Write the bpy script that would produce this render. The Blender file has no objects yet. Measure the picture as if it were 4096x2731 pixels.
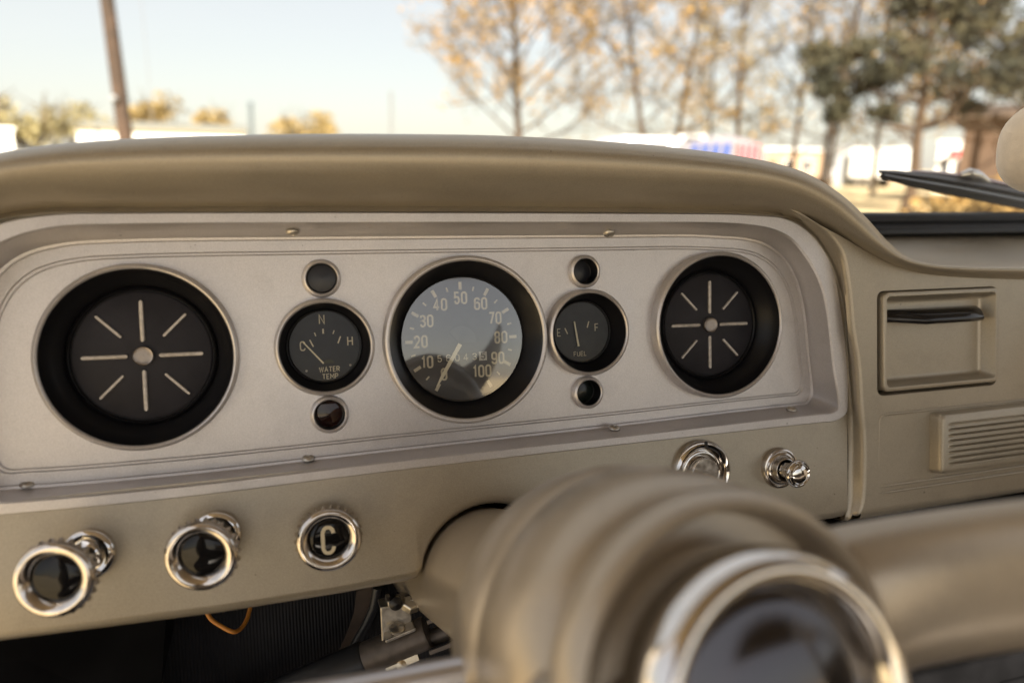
import bpy, bmesh, math, random
import mathutils
from mathutils import Vector, Matrix
from math import sin, cos, pi, radians, hypot, atan2

scene = bpy.context.scene
COL = scene.collection

# ------------------------------------------------------------------ frames
# "dash frame": X right, Y forward, Z up along the leaning instrument panel.
TILT = radians(10.5)
CT, ST = cos(TILT), sin(TILT)
DASH_Z = 1.27
def W(p):                       # dash frame -> world
    x, y, z = p
    return Vector((x, y*CT + z*ST, z*CT - y*ST + DASH_Z))
def Dv(v):                      # direction dash -> world
    return Vector((v[0], v[1]*CT + v[2]*ST, v[2]*CT - v[1]*ST))

# ------------------------------------------------------------------ camera
CAM = Vector((-0.1391, -0.5588, 0.0364))
YAW, PIT, ROL = 0.3075371, 0.0671770, -0.0360853
FPX = 2915.646
_f = Vector((sin(YAW)*cos(PIT), cos(YAW)*cos(PIT), -sin(PIT)))
_r = Vector((cos(YAW), -sin(YAW), 0))
_u = _r.cross(_f)
_r2 = _r*cos(ROL) + _u*sin(ROL)
_u2 = -_r*sin(ROL) + _u*cos(ROL)
cam_data = bpy.data.cameras.new("camera")
cam = bpy.data.objects.new("camera", cam_data)
COL.objects.link(cam)
R, U, F = Dv(_r2), Dv(_u2), Dv(_f)
m = Matrix(((R.x, U.x, -F.x), (R.y, U.y, -F.y), (R.z, U.z, -F.z))).to_4x4()
m.translation = W(CAM)
cam.matrix_world = m
cam_data.sensor_width = 36.0
cam_data.lens = FPX/4096*36.0
cam_data.clip_start = 0.01
cam_data.clip_end = 3000
cam_data.dof.use_dof = True
cam_data.dof.focus_distance = 0.60
cam_data.dof.aperture_fstop = 3.2
scene.camera = cam

# ------------------------------------------------------------------ sky, sun, exposure
SUN_DIR = Vector((-0.24, -0.80, 0.52)).normalized()     # towards the sun: behind and left of the truck
world = bpy.data.worlds.new("World")
scene.world = world
world.use_nodes = True
wn = world.node_tree
wn.nodes.clear()
sky = wn.nodes.new('ShaderNodeTexSky')
sky.sky_type = 'NISHITA'
sky.sun_disc = False
sky.sun_elevation = math.asin(SUN_DIR.z)
sky.sun_rotation = atan2(SUN_DIR.x, SUN_DIR.y)
sky.air_density = 1.0
sky.dust_density = 1.0
sky.ozone_density = 1.0
bg = wn.nodes.new('ShaderNodeBackground')
bg.inputs['Strength'].default_value = 0.05
wo = wn.nodes.new('ShaderNodeOutputWorld')
# thin high overcast veil: the clear sky is washed towards warm white
veil = wn.nodes.new('ShaderNodeMix'); veil.data_type = 'RGBA'
veil.inputs[0].default_value = 0.70
veil.inputs[7].default_value = (4.75, 4.35, 3.85, 1)
wn.links.new(sky.outputs[0], veil.inputs[6])
wn.links.new(veil.outputs[2], bg.inputs[0])
wn.links.new(bg.outputs[0], wo.inputs[0])
sun_d = bpy.data.lights.new("sun", 'SUN')
sun_d.energy = 5.0
sun_d.angle = radians(0.5)
sun_d.color = (1.0, 0.90, 0.77)
sun = bpy.data.objects.new("sun", sun_d)
COL.objects.link(sun)
sun.rotation_euler = SUN_DIR.to_track_quat('Z', 'Y').to_euler()
sun.location = (-20, -26, 22)
scene.view_settings.view_transform = 'Standard'
scene.view_settings.look = 'None'
scene.view_settings.gamma = 1
scene.view_settings.exposure = 2.0

# ------------------------------------------------------------------ measuring helpers
PXS = 4096/2352
def ray(px, py):
    return _f + _r2*((px*PXS-2048)/FPX) - _u2*((py*PXS-1365.5)/FPX)
def at(px, py, Y):              # dash-frame point of a photo point on the plane Y
    d = ray(px, py)
    return CAM + d*((Y-CAM.y)/d.y)
def far(px, py, dist):          # world point at a horizontal distance
    d = Dv(ray(px, py))
    k = dist/hypot(d.x, d.y)
    return W(CAM) + d*k
def ground_at(px, dist):
    p = far(px, 400, dist)
    return Vector((p.x, p.y, 0.0))

# ------------------------------------------------------------------ materials
def new_mat(name):
    m = bpy.data.materials.new(name)
    m.use_nodes = True
    nt = m.node_tree
    return m, nt, nt.nodes['Principled BSDF']
def mat(name, base, rough=0.5, metal=0.0, var=0.0, vscale=60.0, bump=0.0, bscale=900.0, coat=0.0, spec=0.5,
        base2=None, sheen=0.0, detail=4.0, rvar=0.0):
    m, nt, b = new_mat(name)
    b.inputs['Base Color'].default_value = (*base, 1)
    b.inputs['Roughness'].default_value = rough
    b.inputs['Metallic'].default_value = metal
    b.inputs['Specular IOR Level'].default_value = spec
    b.inputs['Coat Weight'].default_value = coat
    b.inputs['Coat Roughness'].default_value = 0.28 if coat == 0.22 else 0.15
    if sheen: b.inputs['Sheen Weight'].default_value = sheen
    tc = nt.nodes.new('ShaderNodeTexCoord')
    if var > 0 or base2:
        n = nt.nodes.new('ShaderNodeTexNoise')
        n.inputs['Scale'].default_value = vscale
        n.inputs['Detail'].default_value = detail
        nt.links.new(tc.outputs['Object'], n.inputs['Vector'])
        mx = nt.nodes.new('ShaderNodeMix'); mx.data_type = 'RGBA'
        c2 = base2 if base2 else tuple(min(1, c*(1+var)) for c in base)
        c1 = base if base2 else tuple(c*(1-var) for c in base)
        mx.inputs[6].default_value = (*c1, 1); mx.inputs[7].default_value = (*c2, 1)
        rp = nt.nodes.new('ShaderNodeMapRange')
        rp.inputs[1].default_value = 0.36; rp.inputs[2].default_value = 0.64
        nt.links.new(n.outputs['Fac'], rp.inputs[0])
        nt.links.new(rp.outputs[0], mx.inputs[0])
        nt.links.new(mx.outputs[2], b.inputs['Base Color'])
        if rvar:
            r2 = nt.nodes.new('ShaderNodeMapRange')
            r2.inputs[1].default_value = 0.3; r2.inputs[2].default_value = 0.7
            r2.inputs[3].default_value = rough-rvar; r2.inputs[4].default_value = rough+rvar
            nt.links.new(n.outputs['Fac'], r2.inputs[0])
            nt.links.new(r2.outputs[0], b.inputs['Roughness'])
    if bump > 0:
        n2 = nt.nodes.new('ShaderNodeTexNoise')
        n2.inputs['Scale'].default_value = bscale
        n2.inputs['Detail'].default_value = 2
        nt.links.new(tc.outputs['Object'], n2.inputs['Vector'])
        bp = nt.nodes.new('ShaderNodeBump')
        bp.inputs['Strength'].default_value = bump
        bp.inputs['Distance'].default_value = 0.4/bscale
        nt.links.new(n2.outputs['Fac'], bp.inputs['Height'])
        nt.links.new(bp.outputs[0], b.inputs['Normal'])
    return m

M = {}
def flake_paint(name, base, rough, metal):
    """metallic paint: base, broad wear variation, fine flakes and orange peel"""
    m = mat(name, base, rough, metal, var=0.05, vscale=9, bump=0.22, bscale=1500, spec=0.5, rvar=0.04, coat=0.22)
    nt = m.node_tree; b = nt.nodes['Principled BSDF']
    tc = nt.nodes.new('ShaderNodeTexCoord')
    vn = nt.nodes.new('ShaderNodeTexNoise'); vn.inputs['Scale'].default_value = 1100; vn.inputs['Detail'].default_value = 1
    nt.links.new(tc.outputs['Object'], vn.inputs['Vector'])
    mr = nt.nodes.new('ShaderNodeMapRange'); mr.inputs[1].default_value = .3; mr.inputs[2].default_value = .7
    mr.inputs[3].default_value = 0.92; mr.inputs[4].default_value = 1.08
    nt.links.new(vn.outputs['Fac'], mr.inputs[0])
    src = b.inputs['Base Color'].links[0].from_socket
    # sparse dark chips and dust marks
    ch = nt.nodes.new('ShaderNodeTexNoise'); ch.inputs['Scale'].default_value = 210; ch.inputs['Detail'].default_value = 3
    nt.links.new(tc.outputs['Object'], ch.inputs['Vector'])
    cr_ = nt.nodes.new('ShaderNodeMapRange'); cr_.inputs[1].default_value = .75; cr_.inputs[2].default_value = .77
    cr_.inputs[3].default_value = 1.0; cr_.inputs[4].default_value = 0.45
    nt.links.new(ch.outputs['Fac'], cr_.inputs[0])
    gm = nt.nodes.new('ShaderNodeTexNoise'); gm.inputs['Scale'].default_value = 38; gm.inputs['Detail'].default_value = 6
    gm.inputs['Roughness'].default_value = .65
    nt.links.new(tc.outputs['Object'], gm.inputs['Vector'])
    gr_ = nt.nodes.new('ShaderNodeMapRange'); gr_.inputs[1].default_value = .52; gr_.inputs[2].default_value = .75
    gr_.inputs[3].default_value = 1.0; gr_.inputs[4].default_value = 0.90
    nt.links.new(gm.outputs['Fac'], gr_.inputs[0])
    m1 = nt.nodes.new('ShaderNodeMath'); m1.operation = 'MULTIPLY'
    nt.links.new(cr_.outputs[0], m1.inputs[0]); nt.links.new(gr_.outputs[0], m1.inputs[1])
    m2 = nt.nodes.new('ShaderNodeMath'); m2.operation = 'MULTIPLY'
    nt.links.new(m1.outputs[0], m2.inputs[0]); nt.links.new(mr.outputs[0], m2.inputs[1])
    mul = nt.nodes.new('ShaderNodeVectorMath'); mul.operation = 'SCALE'
    nt.links.new(src, mul.inputs[0]); nt.links.new(m2.outputs[0], mul.inputs['Scale'])
    nt.links.new(mul.outputs[0], b.inputs['Base Color'])
    return m
M['fawn'] = flake_paint('fawn_metallic_paint', (0.405, 0.36, 0.287), 0.40, 0.55)
M['silver'] = flake_paint('champagne_silver_paint', (0.615, 0.595, 0.60), 0.40, 0.70)
M['column'] = flake_paint('column_paint', (0.42, 0.365, 0.295), 0.32, 0.40)
M['black'] = mat('satin_black', (0.012, 0.012, 0.014), 0.38, var=0.3, vscale=40)
M['cup'] = mat('black_cup', (0.008, 0.008, 0.010), 0.36, spec=0.25)
M['disc'] = mat('charcoal_disc', (0.026, 0.025, 0.031), 0.5, var=0.15, vscale=45, bump=0.15, bscale=600, spec=0.2)
M['dial'] = mat('dial_face', (0.020, 0.023, 0.032), 0.5, var=0.15, vscale=120)
M['cream'] = mat('cream_print', (0.66, 0.60, 0.45), 0.6)
M['needle'] = mat('needle_paint', (0.78, 0.72, 0.54), 0.5)
M['silverrib'] = mat('rib_paint', (0.50, 0.46, 0.42), 0.4, 0.3, var=0.15, vscale=300)
M['chrome'] = mat('chrome', (0.74, 0.72, 0.70), 0.07, 1.0, var=0.06, vscale=200)
M['chromeworn'] = mat('worn_chrome', (0.62, 0.58, 0.54), 0.18, 1.0, var=0.12, vscale=150, rvar=0.06)
M['knurl'] = mat('knurled_chrome', (0.64, 0.60, 0.56), 0.13, 1.0, var=0.1, vscale=180, rvar=0.05)
M['steel'] = mat('zinc_steel', (0.50, 0.47, 0.42), 0.35, 0.9, var=0.2, vscale=120, rvar=0.1)
M['rubber'] = mat('black_rubber', (0.014, 0.015, 0.018), 0.42, var=0.2, vscale=70, bump=0.1, bscale=400)
M['mat'] = mat('ribbed_mat', (0.012, 0.012, 0.015), 0.65, var=0.2, vscale=25, spec=0.2)
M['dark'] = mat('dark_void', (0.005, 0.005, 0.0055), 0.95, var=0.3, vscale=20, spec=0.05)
M['tube'] = mat('phosphated_tube', (0.10, 0.085, 0.075), 0.45, 0.5, var=0.25, vscale=60, bump=0.1, bscale=800)
M['redlens'] = mat('dark_red_lens', (0.020, 0.006, 0.005), 0.08)
M['bluelens'] = mat('smoked_lens', (0.020, 0.022, 0.030), 0.35)
M['greenlens'] = mat('smoked_green_lens', (0.010, 0.016, 0.014), 0.22)
M['odo'] = mat('odometer_drum', (0.008, 0.008, 0.008), 0.6)
M['odowhite'] = mat('odometer_white_drum', (0.62, 0.60, 0.54), 0.6)
M['wire'] = mat('orange_wire', (0.50, 0.20, 0.03), 0.45)
M['strap'] = mat('brown_strap', (0.07, 0.05, 0.038), 0.7, var=0.2, vscale=60)
M['brass'] = mat('key_brass', (0.50, 0.40, 0.26), 0.28, 0.95, var=0.15, vscale=300)
M['felt'] = mat('cream_felt', (0.70, 0.62, 0.52), 0.95, var=0.05, vscale=90, bump=0.6, bscale=900, sheen=0.6)
M['vinyl'] = mat('seat_vinyl', (0.15, 0.12, 0.09), 0.5, var=0.1, vscale=20)
M['headliner'] = mat('cab_inner_paint', (0.28, 0.235, 0.18), 0.5, 0.1)
M['cap'] = mat('turned_cap', (0.30, 0.27, 0.25), 0.36, 0.85, var=0.12, vscale=260, rvar=0.08)
def glass_mat(name, tint, refl, rough):
    m = bpy.data.materials.new(name); m.use_nodes = True
    nt = m.node_tree; nt.nodes.clear()
    o = nt.nodes.new('ShaderNodeOutputMaterial')
    t = nt.nodes.new('ShaderNodeBsdfTransparent'); t.inputs[0].default_value = (*tint, 1)
    g = nt.nodes.new('ShaderNodeBsdfGlossy'); g.inputs['Roughness'].default_value = rough
    fr = nt.nodes.new('ShaderNodeFresnel'); fr.inputs[0].default_value = refl
    mx = nt.nodes.new('ShaderNodeMixShader')
    nt.links.new(fr.outputs[0], mx.inputs[0]); nt.links.new(t.outputs[0], mx.inputs[1]); nt.links.new(g.outputs[0], mx.inputs[2])
    nt.links.new(mx.outputs[0], o.inputs[0])
    return m
M['windglass'] = glass_mat('windshield_glass', (0.97, 0.985, 0.975), 1.22, 0.0)
M['gaugeglass'] = glass_mat('gauge_glass', (0.93, 0.945, 0.96), 2.5, 0.05)
M['gaugeglass2'] = glass_mat('gauge_glass_plain', (0.95, 0.96, 0.97), 1.22, 0.04)

# outdoors
M['ground'] = mat('dry_grass_ground', (0.42, 0.33, 0.18), 0.95, base2=(0.56, 0.44, 0.25), vscale=0.8, detail=8)
M['asphalt'] = mat('asphalt', (0.10, 0.095, 0.09), 0.9, var=0.2, vscale=3)
M['concrete'] = mat('pale_concrete', (0.50, 0.46, 0.40), 0.9, var=0.12, vscale=2)
M['barkwarm'] = mat('warm_bark', (0.030, 0.020, 0.011), 0.95, base2=(0.065, 0.041, 0.023), vscale=6)
M['twig'] = mat('pale_twig', (0.085, 0.066, 0.038), 0.95, var=0.25, vscale=1.5)
M['pinebark'] = mat('pine_bark', (0.032, 0.021, 0.012), 0.95, base2=(0.085, 0.052, 0.028), vscale=5)
M['polewood'] = mat('pole_wood', (0.030, 0.019, 0.012), 0.9, base2=(0.062, 0.037, 0.023), vscale=3)
def leaf(name, a, b, sc=0.6):
    return mat(name, a, 0.8, base2=b, vscale=sc, detail=3)
M['leaforange'] = leaf('orange_leaf', (0.17, 0.110, 0.034), (0.37, 0.205, 0.038))
M['leaftan'] = leaf('tan_leaf', (0.16, 0.120, 0.050), (0.31, 0.22, 0.08))
M['leafolive'] = leaf('olive_leaf', (0.17, 0.145, 0.065), (0.30, 0.25, 0.11))
M['needlegreen'] = leaf('pine_needle', (0.013, 0.015, 0.006), (0.048, 0.040, 0.015), 0.6)
M['white'] = mat('white_paint', (0.80, 0.79, 0.76), 0.5)
M['whiteshiny'] = mat('white_car_paint', (0.80, 0.80, 0.79), 0.25, coat=0.5)
M['greyroof'] = mat('grey_roof', (0.17, 0.17, 0.145), 0.8)
M['greywall'] = mat('grey_wall', (0.25, 0.26, 0.27), 0.7)
M['tanwall'] = mat('tan_wall', (0.34, 0.24, 0.16), 0.85, var=0.08, vscale=1)
M['brownwall'] = mat('brown_wall', (0.085, 0.05, 0.028), 0.85, var=0.15, vscale=0.7)
M['browndark'] = mat('dark_brown', (0.09, 0.06, 0.04), 0.8)
M['darkglass'] = mat('dark_window', (0.02, 0.022, 0.028), 0.15)
M['red'] = mat('red_cloth', (0.42, 0.035, 0.045), 0.7)
M['redpaint'] = mat('red_paint', (0.5, 0.05, 0.04), 0.4)
M['blue'] = mat('blue_cloth', (0.035, 0.09, 0.34), 0.7)
M['palecloth'] = mat('pale_cloth', (0.27, 0.25, 0.27), 0.8)
M['tyre'] = mat('tyre', (0.02, 0.02, 0.02), 0.8)
M['darkpost'] = mat('dark_post', (0.07, 0.09, 0.10), 0.6)
M['guywire'] = mat('guy_wire', (0.13, 0.13, 0.135), 0.6)

# ------------------------------------------------------------------ mesh builder
ORIG = {}
class MB:
    def __init__(s, dash=True):
        s.v = []; s.f = []; s.dash = dash
    def P(s, p):
        s.v.append(W(p) if s.dash else Vector(p)); return len(s.v)-1
    def quadgrid(s, rows, closed=False, flip=False):
        idx = [[s.P(p) for p in r] for r in rows]
        for i in range(len(idx)-1):
            a, b = idx[i], idx[i+1]; n = len(a)
            for j in range(n if closed else n-1):
                k = (j+1) % n
                q = (a[j], a[k], b[k], b[j])
                s.f.append(q[::-1] if flip else q)
        return idx
    def poly(s, pts):
        s.f.append([s.P(p) for p in pts])
    def prism(s, pts, off):
        """polygon pts extruded by vector off"""
        off = Vector(off); n = len(pts)
        a = [s.P(p) for p in pts]; b = [s.P(Vector(p)+off) for p in pts]
        s.f.append(a[::-1]); s.f.append(b)
        for i in range(n):
            k = (i+1) % n
            s.f.append((a[i], a[k], b[k], b[i]))
    def lathe(s, o, axis, prof, n=64, gear=None):
        o = Vector(o); ax = Vector(axis).normalized()
        h = Vector((0, 0, 1)) if abs(ax.z) < .9 else Vector((1, 0, 0))
        e1 = ax.cross(h).normalized(); e2 = ax.cross(e1)
        rows = []
        for (r, t) in prof:
            row = []
            for k in range(n):
                a = 2*pi*k/n
                rr = r
                if gear and gear[0](r, t): rr = r*(1-gear[2]*(0.5-0.5*cos(a*gear[1])))
                row.append(o+ax*t+(e1*cos(a)+e2*sin(a))*max(rr, 1e-5))
            rows.append(row)
        s.quadgrid(rows, closed=True)
    def tube(s, pts, rad, n=8, cap=True):
        pts = [Vector(p) for p in pts]
        if not hasattr(rad, '__len__'): rad = [rad]*len(pts)
        rows = []; prev = None
        for i, p in enumerate(pts):
            t = (pts[min(i+1, len(pts)-1)]-pts[max(i-1, 0)]).normalized()
            if prev is None:
                h = Vector((0, 0, 1)) if abs(t.z) < .9 else Vector((1, 0, 0))
                e1 = t.cross(h).normalized()
            else:
                e1 = (prev - t*prev.dot(t)).normalized()
            prev = e1; e2 = t.cross(e1)
            rows.append([p+(e1*cos(2*pi*k/n)+e2*sin(2*pi*k/n))*rad[i] for k in range(n)])
        idx = s.quadgrid(rows, closed=True)
        if cap:
            s.f.append(idx[0][::-1]); s.f.append(idx[-1])
    def box(s, c, h, ax=None):
        """box centre c, half sizes h, optional axes"""
        c = Vector(c); ax = ax or (Vector((1,0,0)), Vector((0,1,0)), Vector((0,0,1)))
        q = []
        for k in range(8):
            q.append(s.P(c + ax[0]*h[0]*(1 if k & 1 else -1) + ax[1]*h[1]*(1 if k & 2 else -1) + ax[2]*h[2]*(1 if k & 4 else -1)))
        for f in ((0,2,3,1),(4,5,7,6),(0,1,5,4),(2,6,7,3),(0,4,6,2),(1,3,7,5)):
            s.f.append([q[i] for i in f])
    def build(s, name, material, parent=None, loc=None, smooth=35, bevel=0, bseg=3, recalc=True):
        if parent is not None: o0 = ORIG[parent.name]
        elif loc is not None: o0 = W(loc) if s.dash else Vector(loc)
        else: o0 = Vector((0,0,0))
        me = bpy.data.meshes.new(name)
        me.from_pydata([tuple(v-o0) for v in s.v], [], [tuple(f) for f in s.f])
        if bevel or recalc:
            bm = bmesh.new(); bm.from_mesh(me)
            bmesh.ops.remove_doubles(bm, verts=bm.verts, dist=1e-6)
            if recalc: bmesh.ops.recalc_face_normals(bm, faces=bm.faces)
            if bevel:
                es = [e for e in bm.edges if len(e.link_faces) == 2 and e.calc_face_angle(0) > 0.6]
                bmesh.ops.bevel(bm, geom=es, offset=bevel, segments=bseg, profile=.5, affect='EDGES', clamp_overlap=True)
            bm.to_mesh(me); bm.free()
        me.validate()
        if smooth:
            for p in me.polygons: p.use_smooth = True
            me.set_sharp_from_angle(angle=radians(smooth))
        me.materials.append(material)
        o = bpy.data.objects.new(name, me)
        COL.objects.link(o)
        if parent is not None: o.parent = parent
        else: o.location = o0
        ORIG[o.name] = o0
        return o
def tag(o, label=None, cat=None, group=None, kind=None):
    if label: o['label'] = label
    if cat: o['category'] = cat
    if group: o['group'] = group
    if kind: o['kind'] = kind
    return o
def thing(name, loc, label, cat, group=None, dash=True):
    o = bpy.data.objects.new(name, None)
    o.empty_display_size = 0.02
    COL.objects.link(o)
    o.location = W(loc) if dash else Vector(loc)
    ORIG[o.name] = Vector(o.location)
    return tag(o, label, cat, group)

def catmull(pts, n, closed=False):
    """centripetal Catmull-Rom through the points"""
    P_ = [Vector((*p, 0, 0)[:3]) if len(p) == 2 else Vector(p) for p in pts]
    dim = len(pts[0]); out = []; N = len(P_)
    segs = N if closed else N-1
    for i in range(segs):
        p1, p2 = P_[i], P_[(i+1) % N]
        p0 = P_[(i-1) % N] if (closed or i > 0) else p1*2-p2
        p3 = P_[(i+2) % N] if (closed or i+2 < N) else p2*2-p1
        t0 = 0; t1 = t0+max((p1-p0).length, 1e-9)**.5; t2 = t1+max((p2-p1).length, 1e-9)**.5; t3 = t2+max((p3-p2).length, 1e-9)**.5
        for k in range(n):
            t = t1+(t2-t1)*k/n
            a1 = p0*((t1-t)/(t1-t0))+p1*((t-t0)/(t1-t0)); a2 = p1*((t2-t)/(t2-t1))+p2*((t-t1)/(t2-t1)); a3 = p2*((t3-t)/(t3-t2))+p3*((t-t2)/(t3-t2))
            b1 = a1*((t2-t)/(t2-t0))+a2*((t-t0)/(t2-t0)); b2 = a2*((t3-t)/(t3-t1))+a3*((t-t1)/(t3-t1))
            c = b1*((t2-t)/(t2-t1))+b2*((t-t1)/(t2-t1))
            out.append(tuple(c)[:dim])
    if not closed: out.append(tuple(pts[-1]))
    return out

# ------------------------------------------------------------------ stroke lettering
def _arc(cx, cy, rx, ry, a0, a1, n=6):
    return [(cx+rx*cos(radians(a0+(a1-a0)*k/n)), cy+ry*sin(radians(a0+(a1-a0)*k/n))) for k in range(n+1)]
def _O(w, h0=0., h1=1., r=.22):
    return (_arc(w-r, h1-r, r, r, 0, 90)+_arc(r, h1-r, r, r, 90, 180)+_arc(r, h0+r, r, r, 180, 270)+_arc(w-r, h0+r, r, r, 270, 360))
G = {
 '0': (.5, [(_O(.5), 1)]),
 '1': (.3, [([(.02,.80),(.20,1.0),(.20,0)], 0)]),
 '2': (.5, [(_arc(.25,.75,.25,.25,180,0)+[(.5,.62),(.0,.0),(.5,0)], 0)]),
 '3': (.5, [(_arc(.25,.77,.25,.23,170,-70)+[(.16,.53)]+_arc(.25,.27,.25,.26,70,-170), 0)]),
 '4': (.55, [([(.36,0),(.36,1.0),(.0,.28),(.55,.28)], 0)]),
 '5': (.5, [([(.47,1),(.04,1),(.04,.56)]+_arc(.25,.31,.25,.31,110,-170), 0)]),
 '6': (.5, [(_O(.5,0,.60,.2), 1), ([(0,.35),(0,.78)]+_arc(.22,.78,.22,.22,180,90)+_arc(.28,.78,.22,.22,90,5), 0)]),
 '7': (.5, [([(.0,1),(.5,1),(.18,0)], 0)]),
 '8': (.5, [(_O(.46,.0,.54,.2), 1), (_O(.46,.54,1.,.2), 1)]),
 '9': (.5, [(_O(.5,.40,1.,.2), 1), ([(.5,.65),(.5,.22)]+_arc(.28,.22,.22,.22,0,-90)+_arc(.22,.22,.22,.22,-90,-175), 0)]),
 'C': (.5, [(_arc(.27,.76,.23,.24,0,90)+_arc(.23,.76,.23,.24,90,180)+_arc(.23,.24,.23,.24,180,270)+_arc(.27,.24,.23,.24,270,360), 0)]),
 'N': (.5, [([(0,0),(0,1),(.5,0),(.5,1)], 0)]),
 'H': (.5, [([(0,0),(0,1)], 0), ([(.5,0),(.5,1)], 0), ([(0,.5),(.5,.5)], 0)]),
 'E': (.45, [([(.45,1),(0,1),(0,0),(.45,0)], 0), ([(0,.5),(.38,.5)], 0)]),
 'F': (.45, [([(.45,1),(0,1),(0,0)], 0), ([(0,.5),(.38,.5)], 0)]),
 'W': (.8, [([(0,1),(.2,0),(.4,.95),(.6,0),(.8,1)], 0)]),
 'A': (.6, [([(0,0),(.3,1),(.6,0)], 0), ([(.11,.34),(.49,.34)], 0)]),
 'T': (.55, [([(0,1),(.55,1)], 0), ([(.275,1),(.275,0)], 0)]),
 'R': (.5, [([(0,0),(0,1),(.3,1)]+_arc(.3,.75,.2,.25,80,-90)+[(0,.5)], 0), ([(.25,.5),(.5,0)], 0)]),
 'M': (.65, [([(0,0),(0,1),(.325,.35),(.65,1),(.65,0)], 0)]),
 'P': (.5, [([(0,0),(0,1),(.3,1)]+_arc(.3,.74,.2,.26,80,-90)+[(0,.48)], 0)]),
 'U': (.5, [([(0,1),(0,.25)]+_arc(.25,.25,.25,.25,180,360)+[(.5,1)], 0)]),
 'L': (.42, [([(0,1),(0,0),(.42,0)], 0)]),
}
def ribbon(mb, pts, w, closed, Y):
    pts = [Vector((p[0], p[1])) for p in pts]
    cl = [pts[0]]
    for p in pts[1:]:
        if (p-cl[-1]).length > 1e-7: cl.append(p)
    if closed and (cl[0]-cl[-1]).length < 1e-7: cl.pop()
    pts = cl; n = len(pts); L = []; Rr = []
    for i, p in enumerate(pts):
        a = pts[i-1] if (closed or i > 0) else None
        b = pts[(i+1) % n] if (closed or i < n-1) else None
        if a is None: d = (b-p).normalized(); nn = Vector((-d.y, d.x)); s = 1
        elif b is None: d = (p-a).normalized(); nn = Vector((-d.y, d.x)); s = 1
        else:
            d1 = (p-a).normalized(); d2 = (b-p).normalized()
            n1 = Vector((-d1.y, d1.x)); n2 = Vector((-d2.y, d2.x))
            nn = n1+n2
            if nn.length < 1e-6: nn = n1
            nn.normalize(); s = min(1/max(nn.dot(n1), .35), 2.2)
        L.append(p+nn*(w/2*s)); Rr.append(p-nn*(w/2*s))
    top = [(q.x, Y, q.y) for q in L]; bot = [(q.x, Y, q.y) for q in Rr]
    if closed: top.append(top[0]); bot.append(bot[0])
    mb.quadgrid([top, bot])
def text(mb, s, cx, cz, h, w, Y, xs=1.0, gap=.22):
    tot = sum(G[c][0] for c in s)*xs + gap*(len(s)-1)
    x = -tot/2
    for c in s:
        gw, strokes = G[c]
        for pts, cl in strokes:
            ribbon(mb, [(cx+(x+p[0]*xs)*h, cz+(p[1]-.5)*h) for p in pts], w, cl, Y)
        x += gw*xs+gap

# ================================================================== SETTING
def grid_plane(name, x0, x1, y0, y1, z, material):
    mb = MB(False); mb.poly([(x0,y0,z),(x1,y0,z),(x1,y1,z),(x0,y1,z)])
    return tag(mb.build(name, material, smooth=0), kind='structure')
grid_plane('ground', -900, 900, -900, 1500, 0.0, M['ground'])
grid_plane('parking_lot', -1.0, 16, -10, 24, 0.004, M['concrete'])
grid_plane('dark_bounce_lane', 1.6, 15.5, -9.5, 12, 0.008, M['asphalt'])  # unseen dark surface, added to lower ground bounce from the right
grid_plane('road', -400, 400, 62, 74, 0.004, M['asphalt'])
mb = MB(False)
for yy in (61.6, 74.4):
    mb.box((0, yy, .06), (400, .15, .06))
tag(mb.build('kerb', M['concrete'], smooth=0), kind='structure')

# ================================================================== DASHBOARD
dash = thing('dashboard', (0.0, 0.0, -0.18), 'fawn metallic truck dashboard with rolled brow above the silver instrument panel', 'dashboard')

# --- brow: rolled hood over the cluster that drops to the lower passenger side
crest = [(-420,520),(-160,392),(0,350),(100,335),(240,322),(450,312),(700,308),(900,308),(1150,312),(1400,326),(1600,345),(1750,368),(1850,397),(1930,445),(1990,500),(2040,555),(2085,590),(2140,604),(2220,610),(2352,612),(2700,618),(3300,630)]
lower = [(-420,640),(-160,552),(0,503),(100,489),(240,487),(450,487),(700,486),(900,486),(1150,486),(1400,487),(1600,489),(1750,492),(1818,502),(1876,520),(1925,545),(1985,580),(2050,611),(2125,632),(2220,641),(2352,646),(2700,656),(3300,676)]
tt  = [0, .06, .15, .28, .42, .56, .68, .77, .84, .90, .95, .985, 1.0]
dd  = [-.002, .002, -.0105, -.0220, -.030, -.0345, -.0365, -.0370, -.036, -.033, -.028, -.021, -.015]
cr = catmull(crest, 5); lo = catmull(lower, 5)
rows = []
N = len(cr)
def sstep(a, b, x):
    t = max(0, min(1, (x-a)/(b-a))); return t*t*(3-2*t)
for i in range(N):
    cx_, cy_ = cr[i]; lx_, ly_ = lo[i]
    s = sstep(1780, 2080, cx_)
    Y0 = -.020*(1-s) + -.031*s
    k = 1.0*(1-s)+.55*s
    row = []
    for t, d in zip(tt, dd):
        row.append(at(lx_+(cx_-lx_)*t, ly_+(cy_-ly_)*t, Y0+d*k))
    c = row[-1]
    yend, zend = .172, .0915
    for q in (.06, .16, .35, .65, 1.0):
        e = q
        zz = c.z + (zend-c.z)*(q*q*.6+q*.4) + (0.010*sin(pi*q) if s < .5 else 0.002*sin(pi*q))
        row.append(Vector((c.x+(c.x-CAM.x)*0.0, c.y+(yend-c.y)*q, zz)))
    rows.append(row)
mb = MB(); mb.quadgrid(rows)
brow = mb.build('brow', M['fawn'], dash, smooth=60)

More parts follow.
